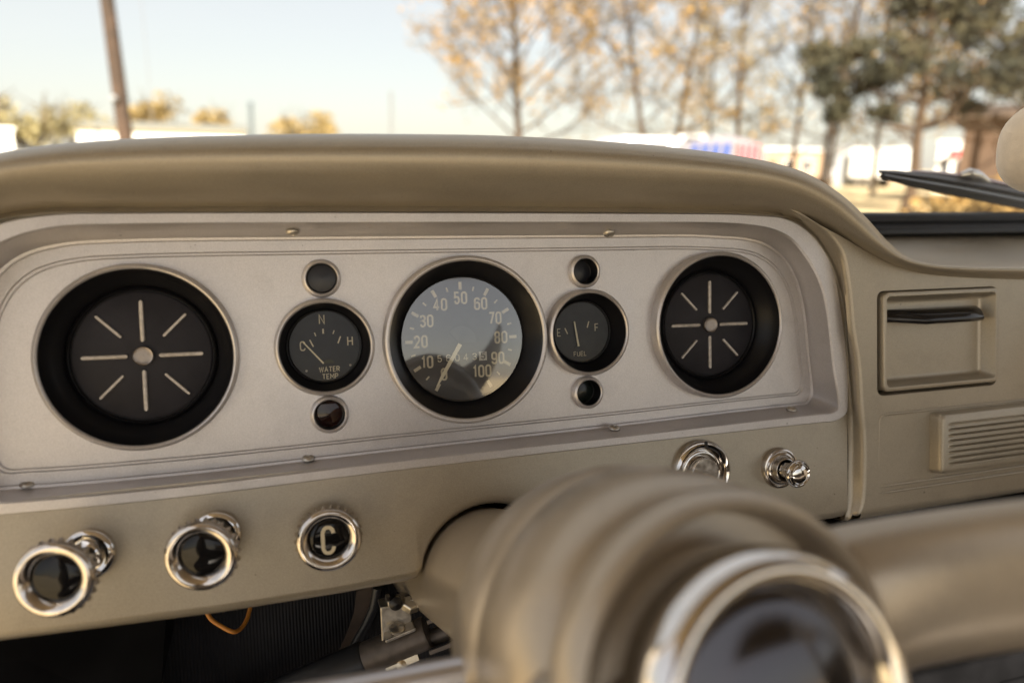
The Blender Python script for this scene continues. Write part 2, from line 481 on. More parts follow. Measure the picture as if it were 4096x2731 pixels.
# --- instrument cluster opening & face plate
def cz(pts, n=8): return catmull(pts, n, closed=True)
fo = [(-.354,-.075),(-.353,-.02),(-.350,.03),(-.341,.058),(-.325,.0795),(-.303,.0915),(-.273,.0970),(-.235,.0978),(-.087,.098),(.131,.097),(.225,.0962),(.255,.0950),(.284,.0925),(.305,.084),(.326,.064),(.337,.044),(.345,.008),(.350,-.028),(.352,-.075),(.3502,-.085),(.338,-.091),(.322,-.0911),(.261,-.0912),(.125,-.0917),(-.060,-.093),(-.217,-.0955),(-.316,-.094),(-.347,-.0925)]
fi = [(-.342,-.068),(-.341,-.02),(-.337,.02),(-.330,.045),(-.317,.0665),(-.299,.0805),(-.272,.0882),(-.235,.0898),(-.087,.090),(.130,.089),(.216,.0882),(.246,.0865),(.270,.0825),(.290,.074),(.308,.056),(.3215,.034),(.329,.007),(.335,-.040),(.341,-.074),(.3405,-.079),(.334,-.0825),(.322,-.0827),(.261,-.083),(.126,-.0845),(-.059,-.0855),(-.216,-.0875),(-.316,-.0855),(-.336,-.083)]
pn = [(-.338,-.067),(-.337,-.02),(-.334,.018),(-.328,.041),(-.317,.0610),(-.302,.0735),(-.279,.0805),(-.245,.0828),(-.087,.083),(.130,.082),(.210,.0815),(.240,.0800),(.270,.0775),(.289,.0725),(.308,.060),(.323,.038),(.3315,.007),(.336,-.035),(.3395,-.066),(.3385,-.073),(.333,-.079),(.322,-.0794),(.261,-.080),(.126,-.0825),(-.059,-.0845),(-.216,-.0865),(-.316,-.0845),(-.334,-.082)]
fo_c, fi_c, pn_c = cz(fo), cz(fi), cz(pn)
YF, YP = -.022, .010
cl = thing('instrument_cluster', (0, YP, -.09), 'champagne silver instrument panel screwed into the dashboard under the brow', 'instrument panel')
def loop(pts, Y, s=0.0):
    return [(x*(1-s/.337), Y, (z+.001)*(1-s/.083)-.001) for x, z in pts]
mid_out = [(a[0]*1.003, a[1]*1.004) for a in fo_c]
rows = [loop(mid_out, -.012), loop(fo_c, YF+.0015), loop([(a[0]*.997, a[1]*.99) for a in fo_c], YF)]
edge = [(f[0]*.9+o[0]*.1, f[1]*.9+o[1]*.1) for f, o in zip(fi_c, fo_c)]
rows += [loop(edge, YF), loop(fi_c, YF+.0012)]
def lp(a, b, t): return [(p[0]+(q[0]-p[0])*t, p[1]+(q[1]-p[1])*t) for p, q in zip(a, b)]
rows += [loop(lp(fi_c, pn_c, .5), YF+.015), loop(lp(fi_c, pn_c, .93), YP-.002), loop(pn_c, YP)]
mb = MB(); mb.quadgrid(rows, closed=True)
mb.build('bezel_frame', M['silver'], cl, smooth=22)

# face plate with engraved border lines and real openings
XS, LB = .0029, .23345
pods = {'S': (XS, 0.0, .0625), 'L': (-LB, .0005, .0614), 'R': (LB+.0008, .0005, .0614), 'W': (-.1075, .0005, .0331), 'F': (.1075, .0005, .0329)}
inds = {'ul': (330,515,150,330), 'll': (380,560,957,1130), 'ur': (1908,2048,117,280), 'lr': (1930,2065,835,992)}
ipos = {}
for k, (x0, x1, y0, y1) in inds.items():
    q = at((1000+(x0+x1)/2/1.47)/PXS, (950+(y0+y1)/2/1.47)/PXS, .004)
    ipos[k] = (q.x, q.z)
ilist = [(*v, .0113) for v in ipos.values()]
gd = [(0, 0), (.0016, 0), (.0021, .0007), (.0026, 0), (.0100, 0), (.0105, .0009), (.0110, 0), (.0122, 0), (.0127, .0008), (.0132, 0)]
rows = [loop(pn_c, YP+g[1]+.0003*(0 if i == 0 else 1), g[0]) for i, g in enumerate(gd)]
bm = bmesh.new()
mbp = MB(); mbp.quadgrid(rows, closed=True)
inner = rows[-1]
edges = []
def add_loop(pts):
    vs = [bm.verts.new(W(p)) for p in pts]
    for i in range(len(vs)): edges.append(bm.edges.new((vs[i], vs[(i+1) % len(vs)])))
add_loop(inner)
YPi = inner[0][1]
for (x, z, r) in list(pods.values())+ilist:
    add_loop([(x+(r+.0012)*cos(2*pi*k/72), YPi, z+(r+.0012)*sin(2*pi*k/72)) for k in range(72)])
bmesh.ops.triangle_fill(bm, use_beauty=True, use_dissolve=False, edges=edges, normal=Dv((0,-1,0)))
bm.verts.index_update()
base_i = len(mbp.v)
mbp.v += [v.co.copy() for v in bm.verts]
mbp.f += [[base_i+v.index for v in f.verts] for f in bm.faces]
bm.free()
mbp.build('face_plate', M['silver'], cl, smooth=25)

def ring(name, parent, x, z, r, out, prot, material):
    """raised rim round an opening"""
    mb = MB()
    mb.lathe((x, 0, z), (0, 1, 0), [(r+out+.0015, YP+.0006), (r+out+.0012, prot+.0022), (r+out+.0003, prot+.0008), (r+out-.0010, prot), (r+.0012, prot+.0002), (r+.0004, prot+.0007), (r, prot+.0018)], 96)
    return mb.build(name, material, parent, smooth=50)

# --- blank round covers left and right
def cover(x, z, label):
    r = .0614
    mb = MB()
    yb = .0205
    mb.lathe((x, 0, z), (0, 1, 0), [(r, .0016), (r-.0015, .006), (.0560, .0125), (.0515, .0165), (.0505, .0200), (.0497, .0212), (.0490, .0195), (.0478, .0188), (.0470, .0195), (.0466, .0212), (.0460, .0212)], 96)
    c = mb.build('gauge_cover', M['cup'], cl, smooth=50)
    c['label'] = label
    ring('bezel_ring', c, x, z, r, .0026, -.0008, M['silver'])
    mb = MB()
    mb.lathe((x, 0, z), (0, 1, 0), [(.0464, .0214), (.0460, yb), (.0449, yb-.0007), (.009, yb-.0007), (.0001, yb-.0007)], 96)
    mb.build('disc', M['disc'], c, smooth=50)
    yr = yb-.0008
    for k in range(8):
        a = k*pi/4 + pi/2 - .015
        r0, r1, hw = (.0102, .0398, .00155) if k % 2 == 0 else (.0192, .0415, .00115)
        e = Vector((cos(a), 0, sin(a))); n = Vector((-sin(a), 0, cos(a)))
        mb = MB()
        o = Vector((x, yr, z))
        # raised capsule rib
        def cap_loop(w, y):
            pts = []
            for t in range(7):
                b = -pi/2+pi*t/6; pts.append(o+e*(r1-w+w*cos(b))+n*(w*sin(b))+Vector((0, y, 0)))
            for t in range(7):
                b = pi/2+pi*t/6; pts.append(o+e*(r0+w+w*cos(b))+n*(w*sin(b))+Vector((0, y, 0)))
            return pts
        idx = mb.quadgrid([cap_loop(hw, .0004), cap_loop(hw, -.0006), cap_loop(hw*.65, -.0013)], closed=True)
        mb.f.append(idx[-1])
        mb.build('rib', M['silverrib'], c, smooth=60)
    mb = MB()
    mb.lathe((x, 0, z), (0, 1, 0), [(.0071, yb), (.0070, yb-.003), (.0065, yb-.0036), (.0060, yb-.0033), (.0035, yb-.0033), (.0001, yb-.0034)], 48)
    mb.build('centre_cap', M['cap'], c, smooth=50)
    return c
cover(*pods['L'][:2], 'large blank black gauge cover at the left end of the panel')
cover(*pods['R'][:2], 'blank black gauge cover at the right end of the panel')

# --- gauges
def gauge(name, key, rd, yd, out, label):
    x, z, r = pods[key]
    mb = MB()
    mb.lathe((x, 0, z), (0, 1, 0), [(r, .0016), (r-.001, .005), (r-(r-rd)*.6, yd-.006), (rd+.002, yd-.0022), (rd+.0012, yd-.0010), (rd+.0008, yd-.0018), (rd, yd-.0016), (rd-.0004, yd+.001)], 96)
    c = mb.build(name, M['cup'], cl, smooth=50)
    c['label'] = label
    ring('bezel_ring', c, x, z, r, out, -.0008, M['silver'])
    return c
def disc(name, parent, x, z, r, y, material):
    mb = MB(); mb.lathe((x, 0, z), (0, 1, 0), [(r, y), (r*.5, y), (.0001, y)], 72)
    return mb.build(name, material, parent)
def glass(parent, x, z, r, y, material, dome=.0006):
    mb = MB(); mb.lathe((x, 0, z), (0, 1, 0), [(r*q, y-dome*(1-q*q)) for q in (1, .8, .6, .4, .2, .0001)], 72)
    return mb.build('glass', material, parent, smooth=80)

# speedometer
YD = .0205
sp = gauge('speedometer', 'S', .0502, YD, .0030, 'round speedometer with cream numerals from 0 to 100 and an odometer window')
SX, SZ = XS-.0008, -.0004
disc('dial', sp, SX, SZ, .0505, YD, M['dial'])
mb = MB(); mt = MB()
Yt = YD-.0004
rn = .0345
for i in range(11):
    a = radians(240-30*i)
    s = str(i*10)
    r_ = (.0318, .0335, .0335, .0326, .0335, .0338, .0330, .0324, .0325, .0338, .0312)[i]
    text(mb, s, SX+r_*cos(a)*1.02, SZ+r_*sin(a)*1.0, .0088, .00155, Yt, xs=.86, gap=.26)
    e = Vector((cos(a), sin(a))); c0 = Vector((SX, SZ))
    ribbon(mt, [c0+e*.0405, c0+e*.0468], .0026, 0, Yt)
    if i < 10:
        a2 = radians(225-30*i); e = Vector((cos(a2), sin(a2)))
        ribbon(mt, [c0+e*.0403, c0+e*.0440], .0013, 0, Yt)
mb.build('numerals', M['cream'], sp, smooth=0)
mt.build('tick_marks', M['cream'], sp, smooth=0)
# odometer window: recessed dark drums, last drum white
mo = MB(); mw = MB(); mg = MB(); mg2 = MB()
oz = SZ-.0146; ox0 = SX-.0232; dw = .0073
for k, ch in enumerate('560435'):
    cxk = ox0+dw*(k+.5)
    tgt = mw if k == 5 else mo
    rows = []
    for q in range(9):
        a = -0.9+1.8*q/8
        rows.append([(cxk-dw*.46, YD-.0010+.0007*(1-cos(a)), oz+.0037*sin(a)/sin(.9)), (cxk+dw*.46, YD-.0010+.0007*(1-cos(a)), oz+.0037*sin(a)/sin(.9))])
    tgt.quadgrid(rows)
    text(mg2 if k == 5 else mg, ch, cxk, oz+(.0003 if k == 5 else 0), .0050, .00075, YD-.00135, xs=1.25)
mo.build('odometer_drum', M['odo'], sp, smooth=60)
mw.build('odometer_drum', M['odowhite'], sp, smooth=60)['label'] = 'white last odometer drum'
mg.build('odometer_digits', M['cream'], sp, smooth=0)
mg2.build('odometer_digits', M['black'], sp, smooth=0)['label'] = 'dark digit on the white drum'
# needle with hub plate
a = radians(238)
e = Vector((cos(a), 0, sin(a))); n = Vector((-sin(a), 0, cos(a)))
o = Vector((SX-.0008, YD-.0034, SZ-.0010))
mb = MB()
mb.prism([o+e*.003+n*.0017, o+e*.033+n*.0013, o+e*.0425+n*.0003, o+e*.0425-n*.0003, o+e*.033-n*.0013, o+e*.003-n*.0017], (0, .0008, 0))
mb.build('needle', M['needle'], sp, smooth=0)
mb = MB()
pts = [o+Vector((.012*cos(b), .0014, .012*sin(b))) for b in [radians(-8+150*k/14) for k in range(15)]]+[o+e*.004+n*.003+Vector((0,.0014,0)), o+e*.004-n*.003+Vector((0,.0014,0))]
mb.prism(pts, (0, .0005, 0))
mb.build('needle_hub', mat('hub_plate', (.045, .05, .062), .5), sp, smooth=0)
glass(sp, SX, SZ, .0503, YD-.0042, M['gaugeglass'], .0012)

# water temperature
def face_map(x, z, sx, sz):
    return lambda u, v: (x+u*sx, z-v*sz)
yd = .0165
wt = gauge('temperature_gauge', 'W', .0268, yd, .0022, 'round water temperature gauge marked C N H')
wx, wz = pods['W'][0]+.0012, pods['W'][1]
disc('dial', wt, wx, wz, .0270, yd, M['dial'])
fm = face_map(wx, wz, .0267/217, .0267/200)
mb = MB(); Yt = yd-.0004
text(mb, 'N', *fm(425-442, 483-637), .0066, .00085, Yt, xs=1.05)
text(mb, 'C', *fm(303-442, 630-637), .0066, .00085, Yt, xs=1.0)
text(mb, 'H', *fm(591-442, 615-637), .0066, .0009, Yt, xs=1.05)
text(mb, 'WATER', *fm(456-442, 771-637), .0036, .00062, Yt, xs=1.05, gap=.28)
text(mb, 'TEMP', *fm(459-442, 812-637), .0036, .00062, Yt, xs=1.1, gap=.28)
mb.build('lettering', M['cream'], wt, smooth=0)
mb = MB()
for (u, v, du, dv, w) in [(430,551,0,14,10),(381,567,-4,10,6),(493,559,4,-10,6),(357,617,-10,20,8),(525,605,9,-20,8)]:
    ribbon(mb, [fm(u-du-442, v-dv-637), fm(u+du-442, v+dv-637)] if du >= 0 else [fm(u+du-442, v-dv-637), fm(u-du-442, v+dv-637)], w*.000125, 0, Yt)
mb.build('tick_marks', M['cream'], wt, smooth=0)
mb = MB()
a = fm(422-442, 735-637); b = fm(306-442, 607-637)
A_ = Vector((a[0], yd-.0022, a[1])); B_ = Vector((b[0], yd-.0022, b[1]))
d = (B_-A_).normalized(); n = Vector((-d.z, 0, d.x))
mb.prism([A_+n*.00062, B_+n*.00045, B_-n*.00045, A_-n*.00062], (0, .0005, 0))
mb.build('needle', M['needle'], wt, smooth=0)
mb = MB()
q = fm(455-442, 728-637)
mb.prism([(q[0]+.0038*cos(radians(t))*1.0, yd-.0012, q[1]-.001+.0028*sin(radians(t))) for t in range(0, 181, 20)], (0, .0008, 0))
mb.build('needle_hub', mat('olive_hub', (.055, .055, .035), .6), wt, smooth=0)
for (u, v) in ((318,773),(586,755)):
    q = fm(u-442, v-637)
    mb = MB(); mb.lathe((q[0], yd, q[1]), (0,-1,0), [(.0009,0),(.0008,.0006),(.0001,.0008)], 16)
    mb.build('dial_screw', M['steel'], wt)
glass(wt, wx, wz, .0268, yd-.0030, M['gaugeglass2'], .0006)

# fuel
yd = .0195
fu = gauge('fuel_gauge', 'F', .0255, yd, .0022, 'round fuel gauge marked E and F')
fx, fz = pods['F'][0]-.0004, pods['F'][1]-.0003
disc('dial', fu, fx, fz, .0258, yd, mat('fuel_dial', (.030, .030, .032), .5, var=.15, vscale=120))
fm = face_map(fx, fz, .0252/160, .0256/180)
mb = MB(); Yt = yd-.0004
text(mb, 'E', *fm(1815-1945, 552-557), .0060, .0007, Yt, xs=1.0)
text(mb, 'F', *fm(2037-1945, 533-557), .0060, .0007, Yt, xs=1.05)
text(mb, 'FUEL', *fm(1935-1945, 687-557), .0036, .00055, Yt, xs=1.25, gap=.3)
mb.build('lettering', M['cream'], fu, smooth=0)
mb = MB()
ribbon(mb, [fm(1850-1945, 528-557), fm(1865-1945, 564-557)], .0010, 0, Yt)
ribbon(mb, [fm(1992-1945, 494-557), fm(1981-1945, 532-557)], .0010, 0, Yt)
mb.build('tick_marks', M['cream'], fu, smooth=0)
mb = MB()
a = fm(1923-1945, 640-557); b = fm(1902-1945, 490-557)
A_ = Vector((a[0], yd-.0022, a[1])); B_ = Vector((b[0], yd-.0022, b[1]))
d = (B_-A_).normalized(); n = Vector((-d.z, 0, d.x))
mb.prism([A_+n*.0008, B_+n*.0006, B_-n*.0006, A_-n*.0008], (0, .0005, 0))
mb.build('needle', M['needle'], fu, smooth=0)
mb = MB()
q = fm(1925-1945, 648-557)
mb.prism([(q[0]+.0040*cos(radians(t)), yd-.0012, q[1]-.001+.0020*sin(radians(t))) for t in range(0, 181, 20)], (0, .0008, 0))
mb.build('needle_hub', M['black'], fu, smooth=0)
glass(fu, fx, fz, .0255, yd-.0030, M['gaugeglass2'], .0006)

# indicator lamps
for k, (mt_, depth, lab) in {'ul': ('bluelens', .007, 'smoked lamp above the temperature gauge'), 'll': ('redlens', .012, 'dark red lamp below the temperature gauge'),
                            'ur': ('bluelens', .018, 'smoked lamp above the fuel gauge'), 'lr': ('greenlens', .018, 'dark lamp below the fuel gauge')}.items():
    x, z = ipos[k]; r = .0111 if k[1] == 'l' else .0106
    mb = MB()
    mb.lathe((x, 0, z), (0, 1, 0), [(r, .0052), (r-.0003, depth), (r-.0012, depth+.0004)], 48)
    c = mb.build('indicator_lamp', M['cup'], cl, smooth=50); c['label'] = lab
    ring('bezel_ring', c, x, z, r, .0019, .0040, M['silver'])
    mb = MB(); mb.lathe((x, 0, z), (0, 1, 0), [(r-.0004, depth+.0005), (r*.6, depth-.0004), (.0001, depth-.0008)], 48)
    mb.build('lens', M[mt_], c, smooth=60)

# screws in the recess wall
def screw(px, py, up, stick, lab=None):
    Y = -.006
    if up > 0:                                  # slide along the wall until the head sits on it
        for k in range(60):
            Y = -.018+.0005*k
            o = at(px, py, Y)
            t = (Y+.0208)/.031
            xr = max(0, min(1, (o.x+.06)/.40))
            zw = (-.0860+.0035*xr)*(1-t)+(-.0850+.0050*xr)*t
            if o.z <= zw+.0016: break
    o = at(px, py, Y); ax = Vector((.03, -.16, up)).normalized()
    if stick > .003: ax = Vector((-.05, -.42, up)).normalized(); o = o+ax*stick*.6
    mb = MB()
    mb.lathe(o, ax, [(.0017, -.008-stick), (.0017, -.0012), (.0042, -.0010), (.0049, -.0002), (.0046, .0012), (.0034, .0021), (.0015, .0024), (.0012, .0014), (.0001, .0012)], 24)
    s = mb.build('screw', M['steel'], cl, smooth=45)
    if lab: s['label'] = lab
screw(672, 533, -1, .000)
screw(1398, 530, -1, .004, 'screw backed halfway out of the upper edge')
screw(708, 1053, 1, .001); screw(1411, 983, 1, .001); screw(1818, 940, 1, .001); screw(63, 1112, 1, .001)

# --- lower panel with rolled edge and column notch
YL = -.0185
zt, zb = -.088, -.1815
xs_l = -.62
mb = MB()
# outline of lower edge in the dash frame (with the arched notch round the column)
ncx, ncz, nr = .0085, -.185, .0555
edge_pts = [(xs_l, -.178), (-.45,-.1785), (-.323,-.1795), (-.192,-.1834), (-.110,-.1830), (-.058,-.1815), (-.0500,-.1800), (-.0455,-.1745)]

arc_n = 26
a_start = pi-math.acos(min(1, (ncx+.0455)/nr))
for k in range(1, arc_n):
    a = a_start + (0.22-a_start)*k/arc_n
    edge_pts.append((ncx+nr*cos(a), ncz+nr*sin(a)))
edge_pts += [(.0665,-.178), (.075,-.1835), (.16,-.1845), (.26,-.1845), (.3405,-.1845), (.350,-.1840)]
top_pts = []
rows = [[], [], [], [], [], [], []]
for (x, z) in edge_pts:
    ztop = -.086
    rows[0].append((x, YL+.0, ztop))
    rows[1].append((x, YL, ztop-(ztop-z)*.5))
    rows[2].append((x, YL, z+.009))
    rows[3].append((x, YL+.0012, z+.0045))
    rows[4].append((x, YL+.0045, z+.0012))
    rows[5].append((x, YL+.0100, z))
    rows[6].append((x, YL+.0350, z+.001))
for r_ in range(7):
    x, y, z = rows[r_][-1]
    rows[r_] += [(.3535, y, z)]
def nearer(p):
    # the face leans towards the driver at the bottom by about four degrees
    p = Vector(p); dy = -.0100*min(1, max(0, (-.086-p.z)/.095))
    return CAM+(p-CAM)*((p.y+dy-CAM.y)/(p.y-CAM.y))
rows = [[nearer(p) for p in r_] for r_ in rows]
mb.quadgrid(rows)
lower_panel = mb.build('lower_panel', M['fawn'], dash, smooth=50)

# end panel left of the cluster, closing the dash towards the door
mb = MB()
mb.quadgrid([[(x, y, z) for x, y in ((-.352, -.012), (-.45, -.012), (-.58, -.006), (-.62, .03))] for z in (-.086, .0, .085, .125)])
mb.build('end_panel', M['fawn'], dash, smooth=50)

# --- step beside the cluster and passenger-side face
ridge = [(1790,470),(1830,486),(1852,500),(1873,513),(1908,540),(1937,581),(1948,630),(1956,691),(1962,758),(1974,833),(1981,940),(1987,1000),(1987,1094),(1983,1150),(1974,1180)]
basep = [(1800,500),(1838,511),(1855,527),(1876,552),(1905,600),(1922,645),(1931,690),(1938,740),(1941,785),(1945,840),(1952.7,940),(1956,1010),(1956,1100),(1954,1160),(1948,1190)]
rc = catmull(ridge, 5); bc = catmull(basep, 5)
rows = []
YR = -.034
for (rx, ry), (bx, by) in zip(rc, bc):
    b0 = nearer(at(bx, by, YL+.001)); t0 = at(rx, ry, YR)
    row = [b0 + Vector((-.004, .0, 0)), b0, b0+Vector((.0012, -.0015, 0))]
    row += [t0+Vector((-.0030, .0042, 0)), t0+Vector((-.0018, .0018, 0)), t0+Vector((-.0004, .0004, 0)), t0+Vector((.002, 0, 0))]
    rows.append(row)
# roll the bottom end under
last = rows[-1]
rows.append([p+Vector((0, .004, -.003)) for p in last]); rows.append([p+Vector((0, .014, -.004)) for p in last])
mb = MB(); mb.quadgrid(rows)
mb.build('ridge_moulding', M['fawn'], dash, smooth=60)

# passenger face: one sheet with openings for the ashtray, embossed panel below
def rrect(x0, x1, z0, z1, r, n=6):
    pts = []
    for (cx_, cz_, a0_) in ((x1-r, z1-r, 0), (x0+r, z1-r, 90), (x0+r, z0+r, 180), (x1-r, z0+r, 270)):
        for k in range(n+1):
            a = radians(a0_+90*k/n); pts.append((cx_+r*cos(a), cz_+r*sin(a)))
    return pts
def A(x, y, Y): return at((2500+x/1.2544)/PXS, (850+y/1.2544)/PXS, Y)
q0 = A(1265, 905, YR); q1 = A(1868, 378, YR)
ash_x0, ash_x1, ash_z0, ash_z1 = q0.x, q1.x, A(1265, 925, YR).z+.0005, A(1600, 380, YR).z
bm = bmesh.new(); edges = []
outl = []
for (rx, ry) in rc: 
    t0 = at(rx, ry, YR)+Vector((.002, 0, 0)); outl.append((t0.x, YR, t0.z))
zbot = outl[-1][2]
outl += [(.60, YR, zbot+.001), (1.30, YR, zbot+.002), (1.30, YR, .030), (.80, YR, .036)]
for (lx, ly) in ((2352,646),(2220,641),(2125,632),(2050,611),(1985,580),(1925,545)):
    q = at(lx, ly-6, YR); outl.append((q.x, YR, q.z))
add_loop(outl)
hole = rrect(ash_x0, ash_x1, ash_z0, ash_z1, .007)
add_loop([(x, YR, z) for x, z in hole])
bmesh.ops.triangle_fill(bm, use_beauty=True, edges=edges, normal=Dv((0,-1,0)))
mbf = MB(); bm.verts.index_update()
mbf.v += [v.co.copy() for v in bm.verts]; mbf.f += [[v.index for v in f.verts] for f in bm.faces]; bm.free()
# rounded lower roll and the opening's inner lip
rows = [[(x, YR, zz) for x, zz in ((outl[len(rc)-1][0], zbot), (.60, zbot+.001), (1.30, zbot+.002))]]
for dy, dz in ((.0015, -.004), (.005, -.0065), (.012, -.0075), (.04, -.0075)):
    rows.append([(p[0], p[1]+dy, p[2]+dz) for p in rows[0]])
mbf.quadgrid(rows)
mbf.quadgrid([[(x, YR, z) for x, z in hole], [(x, YR+.002, z) for x, z in rrect(ash_x0+.0008, ash_x1-.0008, ash_z0+.0008, ash_z1-.0008, .0065)], [(x, YR+.02, z) for x, z in rrect(ash_x0+.0008, ash_x1-.0008, ash_z0+.0008, ash_z1-.0008, .0065)]], closed=True)
mbf.build('side_panel', M['fawn'], dash, smooth=40)

# embossed border round the speaker: two thin raised beads
e0 = A(1275, 1010, YR); e1 = A(1275, 1375, YR)
mb = MB()
for off, rr in ((0, .0016),):
    path = [(1.2, YR+.0004, e0.z-.002), (e0.x+.008, YR+.0004, e0.z-.001), (e0.x+.002, YR+.0004, e0.z-.003), (e0.x, YR+.0004, e0.z-.009), (e0.x, YR+.0004, e1.z+.01)]
    mb.tube(path, [.0016, .0016, .0014, .0010, .0004], 8)
for dz in (0, -.006):
    mb.tube([(e0.x, YR+.0003, e1.z+dz), (e0.x+.01, YR+.0003, e1.z+dz), (1.2, YR+.0003, e1.z+dz+.002)], [.0006, .0017, .0017], 8)
mb.build('embossed_border', M['fawn'], dash, smooth=60)

# ashtray drawer with handle
at_ = MB()
dx, dz_, Ya = .0022, .0018, YR-.003
fx0, fx1, fz0, fz1 = ash_x0+.0045, ash_x1-.0008, ash_z0+.0035, ash_z1-.0012
L = [((fx0, fx1, fz0, fz1, .0065), Ya+.02), ((fx0, fx1, fz0, fz1, .0065), Ya+.0015), ((fx0+.0006, fx1-.0006, fz0+.0006, fz1-.0006, .006), Ya+.0004), ((fx0+.0016, fx1-.0016, fz0+.0016, fz1-.0016, .0055), Ya),
     ((fx0+.004, fx1-.004, fz0+.004, fz1-.004, .004), Ya+.0002), ((fx0+.005, fx1-.005, fz0+.005, fz1-.005, .0035), Ya+.0018), ((fx0+.0075, fx1-.0075, fz0+.0075, fz1-.007, .0035), Ya+.0115), ((fx0+.0095, fx1-.0095, fz0+.0095, fz1-.009, .003), Ya+.0135), ((fx0+.0115, fx1-.0115, fz0+.0115, fz1-.011, .003), Ya+.0138), ((fx0+.013, fx1-.013, fz0+.013, fz1-.0125, .003), Ya+.0138)]
rows = [[(x, Y, z) for x, z in rrect(*a)] for a, Y in L]
idx = at_.quadgrid(rows, closed=True); at_.f.append(idx[-1])
ash = at_.build('ashtray', M['fawn'], dash, smooth=38)
hz = A(1340, 490, Ya+.016)
mb = MB()
hx0, hx1 = fx0+.0105, fx1-.0215
hzt = fz1-.0165
rows = []
for i in range(17):
    u = i/16; x = hx0+(hx1-hx0)*u
    pr = .006+.0150*(1-(1-min(1, u/.35))**2)*(1-.35*max(0, (u-.75)/.25)**2)   # how far the blade stands out
    yb_ = Ya+.0135; y1 = yb_-pr
    dn = .0035*min(1, u/.3)
    rows.append([(x, yb_, hzt), (x, yb_-pr*.45, hzt-.0004), (x, y1+.004, hzt-.0022-dn*.3), (x, y1+.001, hzt-.0048-dn), (x, y1, hzt-.0074-dn), (x, y1+.0008, hzt-.0098-dn), (x, y1+.003, hzt-.0108-dn), (x, y1+.006, hzt-.0106-dn), (x, yb_-.002, hzt-.0115), (x, yb_, hzt-.0120)])
idx = mb.quadgrid(rows, closed=True); mb.f.append(idx[0]); mb.f.append(idx[-1])
mb.build('handle', mat('gloss_handle', (.010, .010, .012), .16), ash, smooth=50)

# speaker grille block with horizontal ribs
g0 = A(1606, 1318, YR-.012); g1 = A(1606, 1030, YR-.012)
gx0, gz0, gz1 = g0.x-.004, g0.z+.0005, g1.z+.003
gx1 = .80
YG = YR-.012
L = [((gx0-.0015, gx1, gz0-.001, gz1+.001, .006), YR+.001), ((gx0-.0003, gx1-.002, gz0, gz1, .0055), YG+.004), ((gx0+.0008, gx1-.003, gz0+.0008, gz1-.0008, .005), YG+.001), ((gx0+.003, gx1-.005, gz0+.003, gz1-.003, .004), YG)]
rows = [[(x, Y, z) for x, z in rrect(*a)] for a, Y in L]
mb = MB(); idx = mb.quadgrid(rows, closed=True); mb.f.append(idx[-1])
gr = mb.build('speaker_grille', M['fawn'], dash, smooth=50)
mb = MB()
nrib = 8
for k in range(nrib):
    z = gz0+.0095+(gz1-gz0-.019)*k/(nrib-1)
    h = (gz1-gz0-.019)/(nrib-1)*.34
    rows = []
    for i, x in enumerate((gx0+.0075, gx0+.0085, gx0+.011, gx1-.02)):
        f_ = (0.05, .6, 1, 1)[i]
        rows.append([(x, YG+.0004-.0046*f_*cos(pi/2*t), z+h*t*max(f_, .3)) for t in (-1, -.6, -.2, .2, .6, 1)])
    mb.quadgrid(rows)
mb.build('grille_ribs', M['fawn'], gr, smooth=60)
# dark inside of the dashboard so nothing shows through
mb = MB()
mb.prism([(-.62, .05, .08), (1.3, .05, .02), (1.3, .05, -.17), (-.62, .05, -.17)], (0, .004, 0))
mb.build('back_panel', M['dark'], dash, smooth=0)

# ================================================================== PULL KNOBS
def knob(base, tip, letter, label):
    base, tip = Vector(base), Vector(tip)
    k = thing('pull_knob', base, label, 'dash knob', 'chrome pull knobs under the instrument panel')
    o = base; ax = tip-base
    L_ = ax.length; ax.normalize(); xc, front_y, zc = tip
    mb = MB()
    mb.lathe(o, ax, [(.0170, -.002), (.0170, .0010), (.0160, .0028), (.0138, .0036), (.0120, .0022), (.0105, .0018), (.0070, .0030), (.0060, .0035)], 48)
    mb.build('ferrule', M['chrome'], k, smooth=50)
    mb = MB()
    mb.lathe(o, ax, [(.0052, -.004), (.0052, L_-.010), (.0060, L_-.0095)], 24)
    mb.build('shaft', M['black'], k, smooth=50)
    mb = MB()
    g = (lambda r, t: r > .0195 and L_-.0112 < t < L_-.0042, 26, .15)
    mb.lathe(o, ax, [(.0055, L_-.0125), (.0150, L_-.0125), (.0200, L_-.0118), (.0230, L_-.0108), (.0236, L_-.0096), (.0236, L_-.0060), (.0228, L_-.0046), (.0222, L_-.0040), (.0224, L_-.0030), (.0214, L_-.0010), (.0198, L_), (.0176, L_-.0003), (.0156, L_-.0018), (.0138, L_-.0042), (.0133, L_-.0050)], 288, gear=g)
    mb.build('knurled_ring', M['knurl'], k, smooth=40)
    mb = MB()
    mb.lathe(o, ax, [(.0136, L_-.0049), (.0124, L_-.0042), (.0100, L_-.0035), (.006, L_-.0030), (.0001, L_-.0028)], 64)
    fc = mb.build('lens_cap', mat('gloss_black', (.006, .006, .007), .06, spec=.3), k, smooth=60)
    if letter:
        mb = MB()
        text(mb, letter, xc-.0008, zc, .0180, .0026, front_y+.0024, xs=.80)
        mb.build('letter', M['cream'], fc, smooth=0)
    return k
YK = YL-.0043
knob(at(203, 1272, YK), at(119, 1334, -.076), None, 'leftmost black centred chrome pull knob, pulled far out from the dash')
knob(at(497, 1228, YK), at(459, 1281, -.066), None, 'middle chrome pull knob with plain black centre between the other two')
knob((-.1143, YK, -.1312), (-.1143, -.046, -.1312), 'C', 'chrome pull knob with a cream letter C on black')

